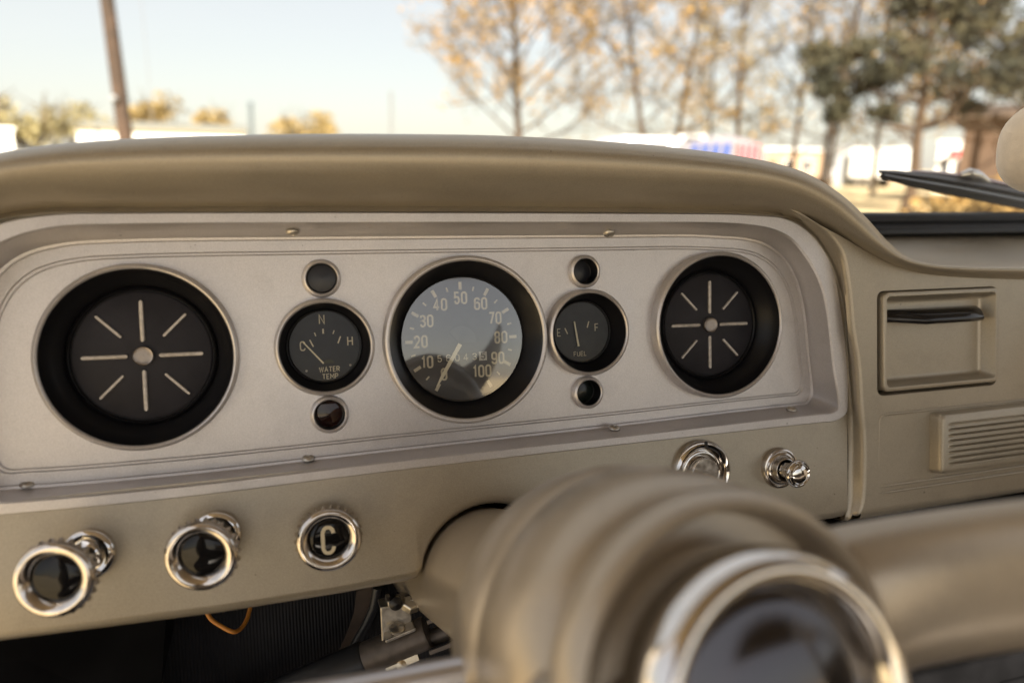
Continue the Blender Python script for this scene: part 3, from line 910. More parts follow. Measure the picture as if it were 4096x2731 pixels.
# ================================================================== IGNITION, KEY, LIGHTER
ig = at(1609, 1082, YL-.004)
t = thing('ignition_switch', ig, 'round chrome ignition lock in the dash right of the steering column', 'ignition switch')
mb = MB()
mb.lathe(ig, (0,-1,0), [(.0270, -.002), (.0272, .0020), (.0262, .0052), (.0240, .0068), (.0215, .0060), (.0198, .0042), (.0192, .0015), (.0186, .0010), (.0168, .0022), (.0158, .0020), (.0150, -.003)], 72)
mb.build('bezel', M['chrome'], t, smooth=50)
mb = MB()
mb.lathe(ig, (0,-1,0), [(.0150, -.002), (.0148, .0006), (.0135, .0006), (.0132, .0072), (.0122, .0086), (.0001, .0088)], 48)
mb.build('lock_cylinder', M['chromeworn'], t, smooth=40)
mb = MB()
mb.box(ig+Vector((.002, -.0062, .0240)), (.0007, .0016, .0026))
mb.build('index_mark', M['black'], t, smooth=0)
kp = ig+Vector((.003, -.009, -.003))
key = thing('ignition_key', kp, 'worn brass toned key inserted in the chrome ignition lock', 'key')
mb = MB()
kx = Vector((.82, -.30, -.48)).normalized(); ky = Vector((0, -1, 0)); kn = kx.cross(ky).normalized(); ky = kn.cross(kx)
pts = []
for k in range(24):
    b = 2*pi*k/24
    pts.append(kp+ky*.013+kx*(.0105*cos(b)*(1.0 if cos(b) > 0 else .8))+ky*(.0095*sin(b)))
mb.prism([p-kn*.001 for p in pts], kn*.002)
mb.build('key_head', M['brass'], key, smooth=30, bevel=.0004, bseg=2)
mb = MB(); mb.box(kp+ky*.001, (.0035, .005, .0008), (kx, ky, kn)); mb.build('key_blade', M['brass'], key, smooth=0)

lg = at(1787, 1073, YL-.004)
t = thing('cigarette_lighter', lg, 'chrome cigarette lighter pulled out of its ringed socket', 'cigarette lighter')
mb = MB()
mb.lathe(lg, (0,-1,0), [(.0178, -.002), (.0180, .0030), (.0172, .0046), (.0160, .0050), (.0152, .0044), (.0146, .0056), (.0128, .0064), (.0118, .0050), (.0108, .0078), (.0100, .0110), (.0095, .0112)], 56)
mb.build('socket', M['chromeworn'], t, smooth=45)
mb = MB()
ax = Vector((.03, -1, .0))
mb.lathe(lg, ax, [(.0088, .004), (.0086, .009), (.0078, .011), (.0066, .014), (.0064, .0185), (.0074, .0205), (.0098, .0218), (.0116, .0230), (.0121, .0248), (.0117, .0266), (.0106, .0274), (.0100, .0270), (.0093, .0276), (.0084, .0284), (.0078, .0280), (.0066, .0288), (.003, .0294), (.0001, .0295)], 56)
mb.build('knob', M['chrome'], t, smooth=45)

# ================================================================== STEERING COLUMN AND WHEEL
P0 = at(1120, 1322, -.02)
H1 = CAM + ray(1830, 1642)*(.245/ray(1830, 1642).dot(_f))
AX = (H1-P0); LC = AX.length; AX.normalize()
sc = thing('steering_column', P0, 'fawn steering column with flared bell coming out of the lower dash', 'steering column')
mb = MB()
mb.lathe(P0, AX, [(.0520, -.22), (.0520, .05), (.0522, .13), (.0526, .18), (.0540, .195)], 96)
mb.build('jacket', M['column'], sc, smooth=50)
mb = MB()
mb.lathe(P0, AX, [(.052, .170), (.062, .177), (.0740, .186), (.0815, .203), (.0842, .228), (.0838, .247), (.0826, .2485), (.0826, .251), (.0836, .2525), (.0822, .275), (.0780, .294), (.0700, .303), (.0620, .306), (.03, .306)], 96)
mb.build('bell_housing', M['column'], sc, smooth=50)
# turn signal lever
mb = MB()
def cp(px, py, d): 
    r_ = ray(px, py); return CAM + r_*(d/r_.dot(_f))
mb.tube([cp(1130, 1530, .33), cp(1052, 1544, .33), cp(900, 1574, .325), cp(650, 1620, .32), cp(400, 1668, .315)], [.0060, .0072, .0074, .0078, .0085], 16)
mb.build('signal_lever', mat('satin_lever', (.58, .58, .62), .30, .9), sc, smooth=60)

sw = thing('steering_wheel', H1, 'fawn dished steering wheel with large chrome rimmed horn button', 'steering wheel')
mb = MB()
mb.lathe(P0, AX, [(.040, .308), (.0740, .309), (.0750, .316), (.0738, LC-.030), (.0712, LC-.024), (.0685, LC-.022), (.0665, LC-.0235), (.0648, LC-.034), (.0630, LC-.055), (.0590, LC-.062), (.02, LC-.062)], 96)
mb.build('hub', M['column'], sw, smooth=50)
e_v = Vector((0, 0, 1)); e_v = (e_v-AX*e_v.dot(AX)).normalized(); e_h = AX.cross(e_v)
if e_h.x < 0: e_h = -e_h
PHI = radians(14)
def WH(r, ang, s):
    return P0+AX*(LC+s)+(e_h*cos(ang)+e_v*sin(ang))*r
for ph in (PHI, pi+PHI):
    d = e_h*cos(ph)+e_v*sin(ph); n = -e_h*sin(ph)+e_v*cos(ph)
    rows = []
    for k in range(13):
        u = k/12; r = .055+(.214-.055)*u
        s = -.045+.235*(u**1.6)
        hw = .034-.013*u; th = .016-.004*u
        c = P0+AX*(LC+s)+d*r
        prof = [(-1, -.55), (-.93, .2), (-.72, .78), (-.3, 1), (.3, 1), (.72, .78), (.93, .2), (1, -.55), (.6, -1), (-.6, -1)]
        rows.append([c+n*(hw*a)+AX*(th*b) for a, b in prof])
    mb = MB(); idx = mb.quadgrid(rows, closed=True); mb.f.append(idx[0]); mb.f.append(idx[-1])
    mb.build('spoke', M['column'], sw, smooth=60)
mb = MB()
mb.lathe(P0, AX, [(0.0537, LC-.041), (0.0542, LC-.022), (0.0540, LC-.012), (0.0525, LC-.004), (0.0497, LC+.0005), (0.0463, LC+.0010), (0.0435, LC-.0015), (0.0416, LC-.005), (0.0409, LC-.010)], 96)
mb.build('horn_ring', M['chrome'], sw, smooth=60)
mb = MB()
mb.lathe(P0, AX, [(0.0412, LC-.0095), (0.0384, LC-.0075), (0.0339, LC-.0080), (0.0260, LC-.0050), (0.0136, LC-.0030), (.0001, LC-.0025)], 96)
mb.build('horn_button', mat('dark_chrome', (.10, .095, .10), .14, 1.0), sw, smooth=60)

# ================================================================== UNDER THE DASH
# ribbed firewall mat
mb = MB()
rows = []
xs_ = [-.45+i*.00055 for i in range(0, 2300)]
def matpt(x, z, y): return (x, y+.0006*max(-.3, sin(2*pi*x/.0029)), z)
for (z, y) in ((.02, .13), (-.20, .13), (-.30, .125), (-.42, .10), (-.62, .02), (-.66, -.30), (-.66, -.60)):
    rows.append([matpt(x, z, y) for x in xs_])
mb.quadgrid(rows)
tag(mb.build('floor_mat', M['mat'], loc=(0, .1, -.6), smooth=70), 'dark ribbed rubber mat hanging behind and under the dashboard', 'floor mat')
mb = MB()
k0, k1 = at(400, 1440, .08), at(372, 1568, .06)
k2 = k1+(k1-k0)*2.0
mb.prism([(-.95, .10, -.16), (k0.x, .10, -.16), k0, k1, (k2.x, -.05, -.66), (-.95, -.05, -.66)], (0, -.004, 0))  # black sheet, the footwell shadow is put into its colour
tag(mb.build('kick_shade_panel', M['dark'], loc=(-.45, .08, -.6), smooth=0), 'kick panel coloured black as the shade of the left footwell', 'kick panel')

hb = thing('shade_filler_box', (.62, .06, -.45), 'black box added to darken the space under the passenger side of the dash', 'shade filler')  # added black box and front slab, fill the underside with dark
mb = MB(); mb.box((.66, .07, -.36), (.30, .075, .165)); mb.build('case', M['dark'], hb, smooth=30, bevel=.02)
mb = MB(); mb.box((.66, -.006, -.42), (.10, .004, .03)); mb.build('front_slab', M['dark'], hb, smooth=30, bevel=.003)

# parking brake
D_ = .615
pb = thing('parking_brake', cp(900, 1480, D_), 'parking brake pull handle with black grip under the dash beside the column', 'parking brake')
ga, gb = cp(842, 1511, D_), cp(982, 1450, D_)
gd_ = (ga-gb).normalized()
mb = MB(); mb.tube([gb, gb+gd_*.002, ga+gd_*.02], [.0128, .0136, .0136], 32); mb.build('tube', M['tube'], pb, smooth=50)
mb = MB(); mb.tube([ga, ga+gd_*.0015, ga+gd_*.16, ga+gd_*.163], [.0135, .0152, .0150, .012], 32); mb.build('grip', M['rubber'], pb, smooth=50)
toc = (CAM-gb).normalized()
upv = Vector((0, 0, 1))
mb = MB()
for (a, b) in (((985,1428),(1120,1372)), ((990,1497),(1120,1447))):
    A1, B1 = cp(*a, D_-.006), cp(*b, D_-.002)
    dr = (B1-A1).normalized(); nn = dr.cross(toc).normalized()
    mb.box((A1+B1)/2, ((B1-A1).length/2, .0018, .010), (dr, nn, dr.cross(nn)))
mb.build('fork', M['tube'], pb, smooth=0, bevel=.0006, bseg=2)
mb = MB()
A1, B1 = cp(978, 1470, D_+.006), cp(1120, 1415, D_+.008)
mb.tube([A1, B1], .0075, 12); mb.build('rod', M['tube'], pb)
mb = MB()
# L bracket standing on the tube
c = cp(910, 1428, D_-.004)
mb.box(c, (.0128, .0016, .0155), (Vector((1,0,0)), Vector((0,1,0)), Vector((0,0,1))))
mb.box(cp(917, 1449, D_-.010), (.0130, .0085, .0014), (Vector((.97,0,.24)), Vector((0,1,0)), Vector((-.24,0,.97))))
mb.box(cp(915, 1378, D_+.004), (.0165, .010, .0018), (Vector((.98,0,.12)), Vector((0,1,0)), Vector((-.12,0,.98))))
mb.box(cp(893, 1395, D_), (.0018, .008, .009))
mb.build('bracket', M['steel'], pb, smooth=0, bevel=.0008, bseg=2)
mb = MB(); mb.lathe(cp(912, 1443, D_-.012), (0, -.3, 1), [(.0066, -.001), (.0066, .0012), (.0050, .0022), (.0001, .0026)], 24); mb.build('rivet', M['steel'], pb)
mb = MB(); mb.lathe(cp(944, 1385, D_-.002), (.15, -.45, .9), [(.0080, -.004), (.0080, .0012), (.0068, .0024), (.0001, .0026)], 6); mb.build('bolt', mat('bolt_zinc', (.62, .58, .50), .3, .9), pb, smooth=0, bevel=.0004, bseg=2)
mb = MB(); mb.lathe(cp(908, 1383, D_-.004), (0, -1, .1), [(.0058, -.004), (.0056, .004), (.003, .006), (.0001, .0065)], 20); mb.build('pin', M['black'], pb)
mb = MB()
A1, B1 = cp(888, 1537, D_-.006), cp(962, 1506, D_-.004); dr = (B1-A1).normalized()
nn = dr.cross(toc).normalized()
M_ = A1.lerp(B1, .5)
mb.box(A1.lerp(M_, .5), ((M_-A1).length/2, .0013, .003), (dr, nn, dr.cross(nn)))
mb.box(M_.lerp(B1, .5)+nn*.0005, ((B1-M_).length/2, .0026, .004), (dr, nn, dr.cross(nn)))
mb.lathe(cp(923, 1527, D_-.008), toc, [(.0042, -.003), (.0042, .002), (.0001, .003)], 12)
mb.build('release_clip', mat('clip_zinc', (.70, .62, .46), .25, .95), pb, smooth=30)

mb = MB()
mb.tube([cp(866, 1350, .66), cp(858, 1395, .66), cp(842, 1432, .66), cp(815, 1480, .66), cp(790, 1530, .66)], .0042, 10)
tag(mb.build('brake_cable', M['rubber'], loc=cp(842, 1432, .66), smooth=60), 'black cable curving down behind the parking brake bracket', 'cable')
mb = MB()
rows = []
for (x, y) in ((842,1350),(836,1400),(822,1440),(800,1490),(780,1540)):
    c = cp(x, y, .67); rows.append([c+Vector((-.009, 0, -.002)), c+Vector((-.009, .002, -.002)), c+Vector((.007, .002, .002)), c+Vector((.007, 0, .002))])
mb.quadgrid(rows, closed=True)
tag(mb.build('hanging_strap', M['strap'], loc=cp(820, 1440, .67), smooth=40), 'brown flat strap hanging under the dash beside the black cable', 'strap')
mb = MB()
mb.tube(catmull([cp(470, 1395, .60), cp(484, 1420, .60), cp(508, 1437, .60), cp(535, 1450, .60), cp(553, 1443, .61), cp(566, 1424, .62), cp(575, 1395, .63)], 5), .0018, 10)
tag(mb.build('loose_wire', M['wire'], loc=cp(530, 1445, .60), smooth=60), 'thin orange wire looping below the edge of the dash', 'wire')

# ================================================================== WINDSHIELD AREA
ws = thing('windshield', (.4, .18, .10), 'clear windshield pane above the dashboard', 'windshield')
k_ = .62
def pane(z): return .178-(z-.100)*k_
mb = MB()
xs_w = [-.62+.12*i for i in range(19)]
def bow(x): return -.10*((x-.42)/1.0)**2
rows = [[(x, pane(z)+bow(x), z) for x in xs_w] for z in (.098, .22, .34, .46, .58)]
mb.quadgrid(rows)
mb.build('pane', M['windglass'], ws, smooth=60)
# rubber strip at its base
mb = MB()
prof = [(.158, .0880), (.150, .0905), (.1490, .0965), (.154, .1010), (.158, .1018), (.1585, .1035), (.155, .1060), (.157, .1130), (.164, .1180), (.176, .1180), (.185, .102), (.178, .088)]
mb.quadgrid([[(x, y+bow(x)*.35, z) for (y, z) in prof] for x in xs_w], closed=True)
tag(mb.build('weatherstrip', M['rubber'], loc=(.4, .165, .095), smooth=60), 'black ribbed rubber strip along the base of the windshield', 'weatherstrip')

# wiper on the outside of the glass
def onpane(px, py, off):
    Y = .15
    for _ in range(8):
        q = at(px, py, Y); Y = pane(q.z)+off
    return at(px, py, Y)
wp = thing('windshield_wiper', onpane(2200, 430, .01), 'black windshield wiper resting low across the right side of the glass', 'wiper')
mb = MB()
pathb = [(2026,397,411),(2100,409,432),(2200,424,453),(2352,451,482),(2560,490,524)]
mb.quadgrid([[onpane(x, a, .004), onpane(x, (a+b)/2, -.001)+Vector((0, .004, 0)), onpane(x, b, .003), onpane(x, b-1, .010), onpane(x, a, .012)] for x, a, b in pathb], closed=True)
mb.build('blade', M['rubber'], wp, smooth=30)
mb = MB()
patha = [(2019,390,398),(2060,391,404),(2150,400,418),(2250,416,436),(2352,437,454),(2560,475,495)]
rows = [[onpane(x, a, .010), onpane(x, (a+b)/2, .005), onpane(x, b, .008), onpane(x, b, .016), onpane(x, a, .016)] for x, a, b in patha]
idx = mb.quadgrid(rows, closed=True); mb.f.append(idx[0]); mb.f.append(idx[-1])
mb.build('frame', mat('wiper_metal', (.16, .16, .17), .3, .7), wp, smooth=30)
mb = MB()
paths_ = [(2032,400,403),(2100,412,417),(2200,428,435),(2352,457,465),(2560,497,507)]
mb.quadgrid([[onpane(x, a, .002), onpane(x, (a+b)/2, -.0015)+Vector((0, .001, 0)), onpane(x, b, .002)] for x, a, b in paths_])
mb.build('spring_strip', mat('wiper_steel', (.30, .31, .33), .35, .7), wp, smooth=50)
mb = MB()
pathc = [(2095,391,396),(2160,394,403),(2230,402,414),(2290,413,427),(2352,425,441),(2560,465,482)]
rows = [[onpane(x, a, .016), onpane(x, (a+b)/2, .010), onpane(x, b, .014), onpane(x, b, .022), onpane(x, a, .022)] for x, a, b in pathc]
idx = mb.quadgrid(rows, closed=True); mb.f.append(idx[0]); mb.f.append(idx[-1])
mb.build('arm', mat('wiper_arm_red_reflection', (.42, .30, .28), .15, .9), wp, smooth=40)  # reddish base colour paints a red reflection onto the arm
mb = MB()
mb.tube([onpane(2205, 402, .012), onpane(2225, 397, .010), onpane(2245, 403, .012), onpane(2262, 415, .014), onpane(2275, 424, .016)], [.003, .006, .0065, .005, .003], 10)
mb.build('arm_clip', M['chrome'], wp, smooth=60)

# felt ornament at the right edge
oc = cp(2455, 332, .56)
orn = thing('hanging_ornament', oc, 'cream felt ornament with rounded edge hanging at the right side of the windshield', 'ornament')
mb = MB()
rows = []
for i in range(25):
    th = pi*i/24
    row = []
    for j in range(40):
        a = 2*pi*j/40
        sx, sy, sz = sin(th)*cos(a), sin(th)*sin(a), cos(th)
        m_ = (abs(sx)**2.6+abs(sy)**2.6+abs(sz)**2.6)**(-1/2.6)
        row.append(oc+Vector((sx*.047*m_, sy*.040*m_, sz*.037*m_))+_r2*.004*sz)
    rows.append(row)
mb.quadgrid(rows, closed=True)
mb.build('body', M['felt'], orn, smooth=80)
mb = MB(); mb.tube([oc+Vector((0, 0, .034)), oc+Vector((0, -.06, .33))], .0015, 8)
mb.build('cord', M['felt'], orn)

# ================================================================== CAB (mostly outside the frame)
cab = thing('truck_cab', (.40, -.5, -.66), 'fawn painted pickup cab with roof, rear window wall and passenger door', 'truck cab')
mb = MB(False)
z0 = DASH_Z
mb.prism([(-.66, -1.30, z0+.56), (1.46, -1.30, z0+.56), (1.46, -.12, z0+.60), (-.66, -.12, z0+.60)], (0, 0, .03))
mb.build('roof', M['headliner'], cab, smooth=0)
mb = MB(False)
mb.prism([(-.66, -1.28, z0-.70), (1.46, -1.28, z0-.70), (1.46, -1.25, z0-.10), (-.66, -1.25, z0-.10)], (0, -.03, 0))
mb.prism([(-.66, -1.26, z0+.44), (1.46, -1.26, z0+.44), (1.46, -1.26, z0+.56), (-.66, -1.26, z0+.56)], (0, -.03, 0))
mb.prism([(-.66, -1.26, z0-.10), (-.54, -1.26, z0-.10), (-.54, -1.26, z0+.44), (-.66, -1.26, z0+.44)], (0, -.03, 0))
mb.prism([(1.34, -1.26, z0-.10), (1.46, -1.26, z0-.10), (1.46, -1.26, z0+.44), (1.34, -1.26, z0+.44)], (0, -.03, 0))
mb.prism([(-.66, -1.26, z0-.40), (-.66, -.98, z0-.40), (-.66, -.92, z0+.56), (-.66, -1.26, z0+.56)], (.04, 0, 0))
mb.build('rear_wall', M['headliner'], cab, smooth=0)
mb = MB(False)
mb.prism([(1.44, -1.26, z0-.70), (1.44, .20, z0-.70), (1.44, .20, z0+.06), (1.44, -1.26, z0+.06)], (.03, 0, 0))
mb.prism([(1.42, .20, z0+.04), (1.42, .16, z0+.04), (1.42, -.16, z0+.60), (1.42, -.10, z0+.60)], (.04, 0, 0))
mb.build('side_door', M['headliner'], cab, smooth=0)
mb = MB(False)
mb.prism([(-.66, .20, z0+.02), (-.66, .14, z0+.02), (-.66, -.18, z0+.60), (-.66, -.10, z0+.60)], (.04, 0, 0))
mb.build('windshield_pillar', M['headliner'], cab, smooth=0)
mb = MB(False)
hx = [-.62+2.08*k/16 for k in range(17)]
mb.quadgrid([[(x, y, z0+zz+.03*(1-((x-.42)/1.04)**2)) for x in hx] for y, zz in ((.33, -.01), (.8, -.03), (1.3, -.07), (1.7, -.13), (1.78, -.22), (1.80, -.45))])
mb.build('hood', M['fawn'], cab, smooth=50)
mb = MB(False)
mb.prism([(-.62, -1.28, z0-.72), (1.46, -1.28, z0-.72), (1.46, .25, z0-.72), (-.62, .25, z0-.72)], (0, 0, .02))
mb.build('floor', M['mat'], cab, smooth=0)
mb = MB(False)
mb.prism([(-.58, -1.22, z0-.20), (-.58, -1.02, z0-.30), (-.58, -.70, z0-.34), (-.58, -.62, z0-.40), (-.58, -.64, z0-.60), (-.58, -1.22, z0-.60)], (2.0, 0, 0))
mb.prism([(-.58, -1.24, z0-.12), (-.58, -1.14, z0-.12), (-.58, -1.02, z0-.30), (-.58, -1.24, z0-.30)], (2.0, 0, 0))
tag(mb.build('bench_seat', M['vinyl'], loc=(.4, -.9, z0-.6), smooth=0, bevel=.03), 'brown vinyl bench seat behind the steering wheel', 'seat')

# ================================================================== OUTDOORS
rng = random.Random(7)
def rv(r=1.0):
    while True:
        v = Vector((rng.uniform(-1,1), rng.uniform(-1,1), rng.uniform(-1,1)))
        if .01 < v.length < 1: return v.normalized()*r
def leafquad(mb, p, s, el=1.6):
    a = rv(); b = a.cross(rv()).normalized()
    a *= s*el*.5; b *= s*.5
    mb.poly([p-a, p-b*.9, p+a, p+b*.9])
def bez(p, d, length, bend, n, jitter):
    pts = [Vector(p)]; d = Vector(d).normalized(); st = length/n
    for i in range(n):
        d = (d + bend*st + rv(jitter)).normalized()
        pts.append(pts[-1]+d*st)
    return pts
def seg_tube(mb, pts, r0, r1, n):
    k = len(pts)-1
    mb.tube(pts, [r0+(r1-r0)*i/k for i in range(k+1)], n, cap=False)

def bare_tree(name, base, height, spread, label, leafmat, leaves, group, trunk_r=.2, fork=.25, seed=1, lean=(0,0), nb=15, lsize=.13, twigs=8, trunkmat='barkwarm'):
    """deciduous tree in late autumn: trunk and limbs, fine twigs, sparse leaves"""
    rng.seed(seed)
    t = thing(name, base, label, 'tree', group, dash=False)
    b = Vector(base); bt = MB(False); tw = MB(False); lf = MB(False)
    trunk = bez(b, (lean[0], lean[1], 1), height*.92, Vector((0,0,.02)), 9, .05)
    seg_tube(bt, trunk, trunk_r, trunk_r*.16, 8)
    for i in range(nb):
        u = fork+(1-fork)*(i+.5)/nb*.97
        k = min(int(u*9), 8); p = trunk[k].lerp(trunk[k+1], u*9-k)
        az = i*2.4+rng.uniform(-.4,.4)
        ln = spread*(1.08-.62*max(0, (u-.35)/.65))*rng.uniform(.8,1.12)
        el = rng.uniform(.15,.55)+.75*u
        d = Vector((cos(az)*cos(el), sin(az)*cos(el), sin(el)))
        r1 = trunk_r*(1-u*.85)*(.30+.25*u)
        l1 = bez(p, d, ln, Vector((0,0,.05 if u < .5 else .10)), 6, .12)
        seg_tube(bt, l1, r1, .015, 5)
        for j in range(9):
            v = .22+.78*(j+.5)/9; k1 = min(int(v*6), 5); p1 = l1[k1].lerp(l1[k1+1], v*6-k1)
            dd_ = (l1[k1+1]-l1[k1]).normalized()
            d2 = (dd_*.7+rv(.9)+Vector((0,0,.15))).normalized()
            l2 = bez(p1, d2, ln*(.5-.22*v)*rng.uniform(.7,1.2), Vector((0,0,.08)), 4, .16)
            seg_tube(bt, l2, r1*.42*(1-.5*v)+.008, .008, 4)
            for q in range(twigs):
                w = .25+.75*(q+.5)/twigs; k2 = min(int(w*4), 3); p2 = l2[k2].lerp(l2[k2+1], w*4-k2)
                d3 = ((l2[k2+1]-l2[k2]).normalized()*.8+rv(.9)).normalized()
                l3 = bez(p2, d3, rng.uniform(.5,1.1)*spread/6, Vector((0,0,.05)), 2, .25)
                seg_tube(tw, l3, .016, .009, 3)
                for z in range(leaves):
                    if rng.random() < .75:
                        leafquad(lf, l3[rng.randint(1,2)]+rv(.22), lsize*rng.uniform(.6,1.2))
    bt.build('trunk', M[trunkmat], t, smooth=60, recalc=False)
    tw.build('twigs', M['twig'], t, smooth=0, recalc=False)
    lf.build('crown', M[leafmat], t, smooth=0, recalc=False)
    return t
def clump_foliage(lf, c, r, n, s, el=3.0):
    for _ in range(n):
        v = rv(r*rng.random()**.45); v.z *= .6
        leafquad(lf, c+v, s*rng.uniform(.6,1.3), el)
def bush(name, base, w, h, label, leafmat, n, group, seed=1, s=.22, trunks=5, lobes=9, cat='tree'):
    rng.seed(seed)
    t = thing(name, base, label, cat, group, dash=False)
    b = Vector(base); st = MB(False); lf = MB(False)
    for i in range(trunks):
        d = Vector((rng.uniform(-.5,.5)*w/h, rng.uniform(-.4,.4), 1))
        pts = bez(b+Vector((rng.uniform(-.1,.1)*w, 0, 0)), d, h*.85, Vector((0,0,.03)), 5, .12)
        seg_tube(st, pts, .05*h/3, .012, 5)
        for j in range(8):
            p = pts[rng.randint(1,4)]
            seg_tube(st, bez(p, rv()+Vector((0,0,.5)), h*.3, Vector((0,0,.1)), 3, .2), .02*h/3, .008, 3)
    for i in range(lobes):
        a = rng.uniform(0, 2*pi); q = rng.random()**.5
        c = b+Vector((cos(a)*q*w*.42, sin(a)*q*w*.3, h*(.30+.60*rng.random()*(1-.45*q))))
        clump_foliage(lf, c, rng.uniform(.16,.27)*max(w, h), n//lobes, s, 1.8)
    st.build('stems', M['twig'], t, smooth=60, recalc=False)
    lf.build('crown', M[leafmat], t, smooth=0, recalc=False)
    return t

G1 = 'trees seen through the windshield'
bare_tree('autumn_tree', ground_at(1192, 40), 13.5, 6.6, 'broad autumn tree with orange leaves and single trunk near the middle of the windshield', 'leaforange', 5, G1, .24, .15, 11, (-.01, 0), nb=26, twigs=11)
bare_tree('autumn_tree', ground_at(1500, 38), 15, 5.2, 'tall sparse autumn tree leaning left behind the white vans', 'leaforange', 4, G1, .17, .12, 23, (-.22, 0), nb=17)
bare_tree('bare_tree', ground_at(1535, 40), 15, 4.2, 'nearly bare forked tree right of the leaning sparse tree', 'leaftan', 1, G1, .17, .18, 31, (.10, 0), nb=13)
bare_tree('bare_tree', ground_at(1692, 42), 17, 3.8, 'straight slender bare tree behind the striped tent', 'leaftan', 2, G1, .17, .10, 47, (.0, 0), nb=17)
bare_tree('bare_tree', ground_at(1620, 50), 15, 4.4, 'pale twiggy tree filling the gap left of the straight slender tree', 'leaftan', 2, G1, .13, .08, 48, (.02, 0), nb=15)
bare_tree('bare_tree', ground_at(1816, 46), 17, 4.2, 'second straight bare tree beside the tan building', 'leaftan', 2, G1, .16, .10, 53, (.06, 0), nb=17)
bare_tree('autumn_tree', ground_at(1905, 42), 15, 4.6, 'golden autumn tree with thin trunk left of the pine', 'leaforange', 2, G1, .14, .12, 61, (.04, 0), nb=17, lsize=.15)
bare_tree('autumn_tree', ground_at(2010, 48), 17, 5.2, 'tall tan autumn tree rising behind the pine', 'leaftan', 3, G1, .16, .12, 67, (.0, 0), nb=17, lsize=.16)
bare_tree('autumn_tree', ground_at(2330, 34), 13, 5.0, 'golden tree in front of the brown building at the right edge', 'leaforange', 3, G1, .16, .12, 71, (.0, 0), nb=17, lsize=.16)

def pine(base, D, trunk_px, clumps, label, seed, r=.20, density=230):
    rng.seed(seed)
    t = thing('pine_tree', base, label, 'tree', G1, dash=False)
    b = Vector(base); st = MB(False); lf = MB(False)
    pts = [b]+[far(x, y, D) for x, y in trunk_px]
    pts = [Vector(p) for p in catmull([tuple(p) for p in pts], 3)]
    k = len(pts)-1
    st.tube(pts, [r*(1-.7*i/k) for i in range(k+1)], 8, cap=False)
    for (px, py, rp, dd_) in clumps:
        c = far(px, py, D+dd_); rr = rp/1674*(D+dd_)*1.15
        # limb from the trunk, rising to the clump
        j = min(range(len(pts)), key=lambda q: abs(pts[q].z-(c.z-rr*1.3)))
        a = pts[max(j, 3)]
        mid = a.lerp(c, .55)+Vector((0, 0, -.25*rr))
        limb = [Vector(q) for q in catmull([tuple(a), tuple(mid), tuple(c)], 4)]
        st.tube(limb, [r*.32*(1-.75*i/8) for i in range(9)], 5, cap=False)
        for _ in range(5):
            clump_foliage(lf, c+rv(rr*.55), rr*rng.uniform(.35,.6), density//7, .11, 3.6)
            seg_tube(st, bez(limb[rng.randint(3,8)], rv()+Vector((0,0,.3)), rr*1.0, Vector((0,0,.1)), 3, .2), .03, .008, 3)
        clump_foliage(lf, c, rr, density//3, .13, 3.6)
    st.build('trunk', M['pinebark'], t, smooth=60, recalc=False)
    lf.build('crown', M['needlegreen'], t, smooth=0, recalc=False)
    return t
pine(ground_at(2090, 27), 27, [(2098, 420), (2105, 330), (2118, 240), (2132, 140), (2140, 20), (2150, -160)],
     [(1905,150,45,0),(1960,205,48,.5),(2010,175,45,1),(2060,130,60,-1),(2130,160,65,0),(2200,185,60,1),(2270,165,65,-1),(2330,195,55,0),(2330,130,55,1),(2090,60,62,0),(2200,60,40,1.5),(2255,70,46,0),(2300,25,46,1),(2185,5,46,.5),(2080,5,42,0),(2345,90,42,-.5),(2140,-20,70,0),(1925,255,28,0),(2030,262,30,0),(2215,240,34,1)],
     'dark green pine with spreading limbs in front of the white trailer', 81)
pine(ground_at(1890, 33), 33, [(1893, 385), (1905, 300), (1920, 230), (1935, 150), (1945, 60)],
     [(1880,120,38,0),(1935,130,36,1),(1900,200,30,0),(1975,110,34,0)],
     'smaller dark pine with slim warm trunk left of the spreading pine', 83, .14, 360)

G2 = 'far shrubs and trees on the left horizon'
bush('leafy_tree', ground_at(62, 44), 5.0, 5.4, 'yellow olive leafy tree at the left edge of the windshield', 'leafolive', 1000, G2, 91, .2, 9, 12)
bush('leafy_tree', ground_at(172, 76), 5.4, 6.6, 'low olive tree between the left edge tree and the utility pole', 'leafolive', 1500, G2, 92, .22, 5, 8)
bush('leafy_tree', ground_at(378, 95), 5.6, 9.4, 'tan tree above the white building just right of the utility pole', 'leaftan', 1200, G2, 93, .36, 5, 8)
bush('leafy_tree', ground_at(512, 95), 7.4, 8.4, 'tan rounded tree beside the dark post', 'leaftan', 1400, G2, 94, .36, 5, 9)
bush('leafy_tree', ground_at(672, 95), 5.2, 8.2, 'left one of two touching tan trees right of the dark post', 'leaftan', 1100, G2, 95, .36, 5, 8)
bush('leafy_tree', ground_at(738, 97), 5.0, 8.0, 'right one of two touching tan trees right of the dark post', 'leaftan', 1100, G2, 96, .36, 5, 8)
bush('leafy_tree', ground_at(920, 170), 14, 5.6, 'very pale distant tree line left of the broad autumn tree', 'leaftan', 1200, G2, 97, .5, 5, 10)
bush('small_conifer', ground_at(808, 120), 2.4, 5.6, 'tiny dark conifer on the horizon beyond the dashboard', 'needlegreen', 600, None, 98, .3, 2, 5)
G3 = 'golden shrubs near the right edge'
bush('golden_shrub', ground_at(2290, 16), 2.4, 1.0, 'golden shrub behind the wiper', 'leaforange', 1700, G3, 101, .10, 8, 10, 'shrub')
bush('golden_shrub', ground_at(2400, 14), 2.2, 1.5, 'taller golden shrub beside the felt ornament', 'leaforange', 1700, G3, 102, .10, 8, 10, 'shrub')

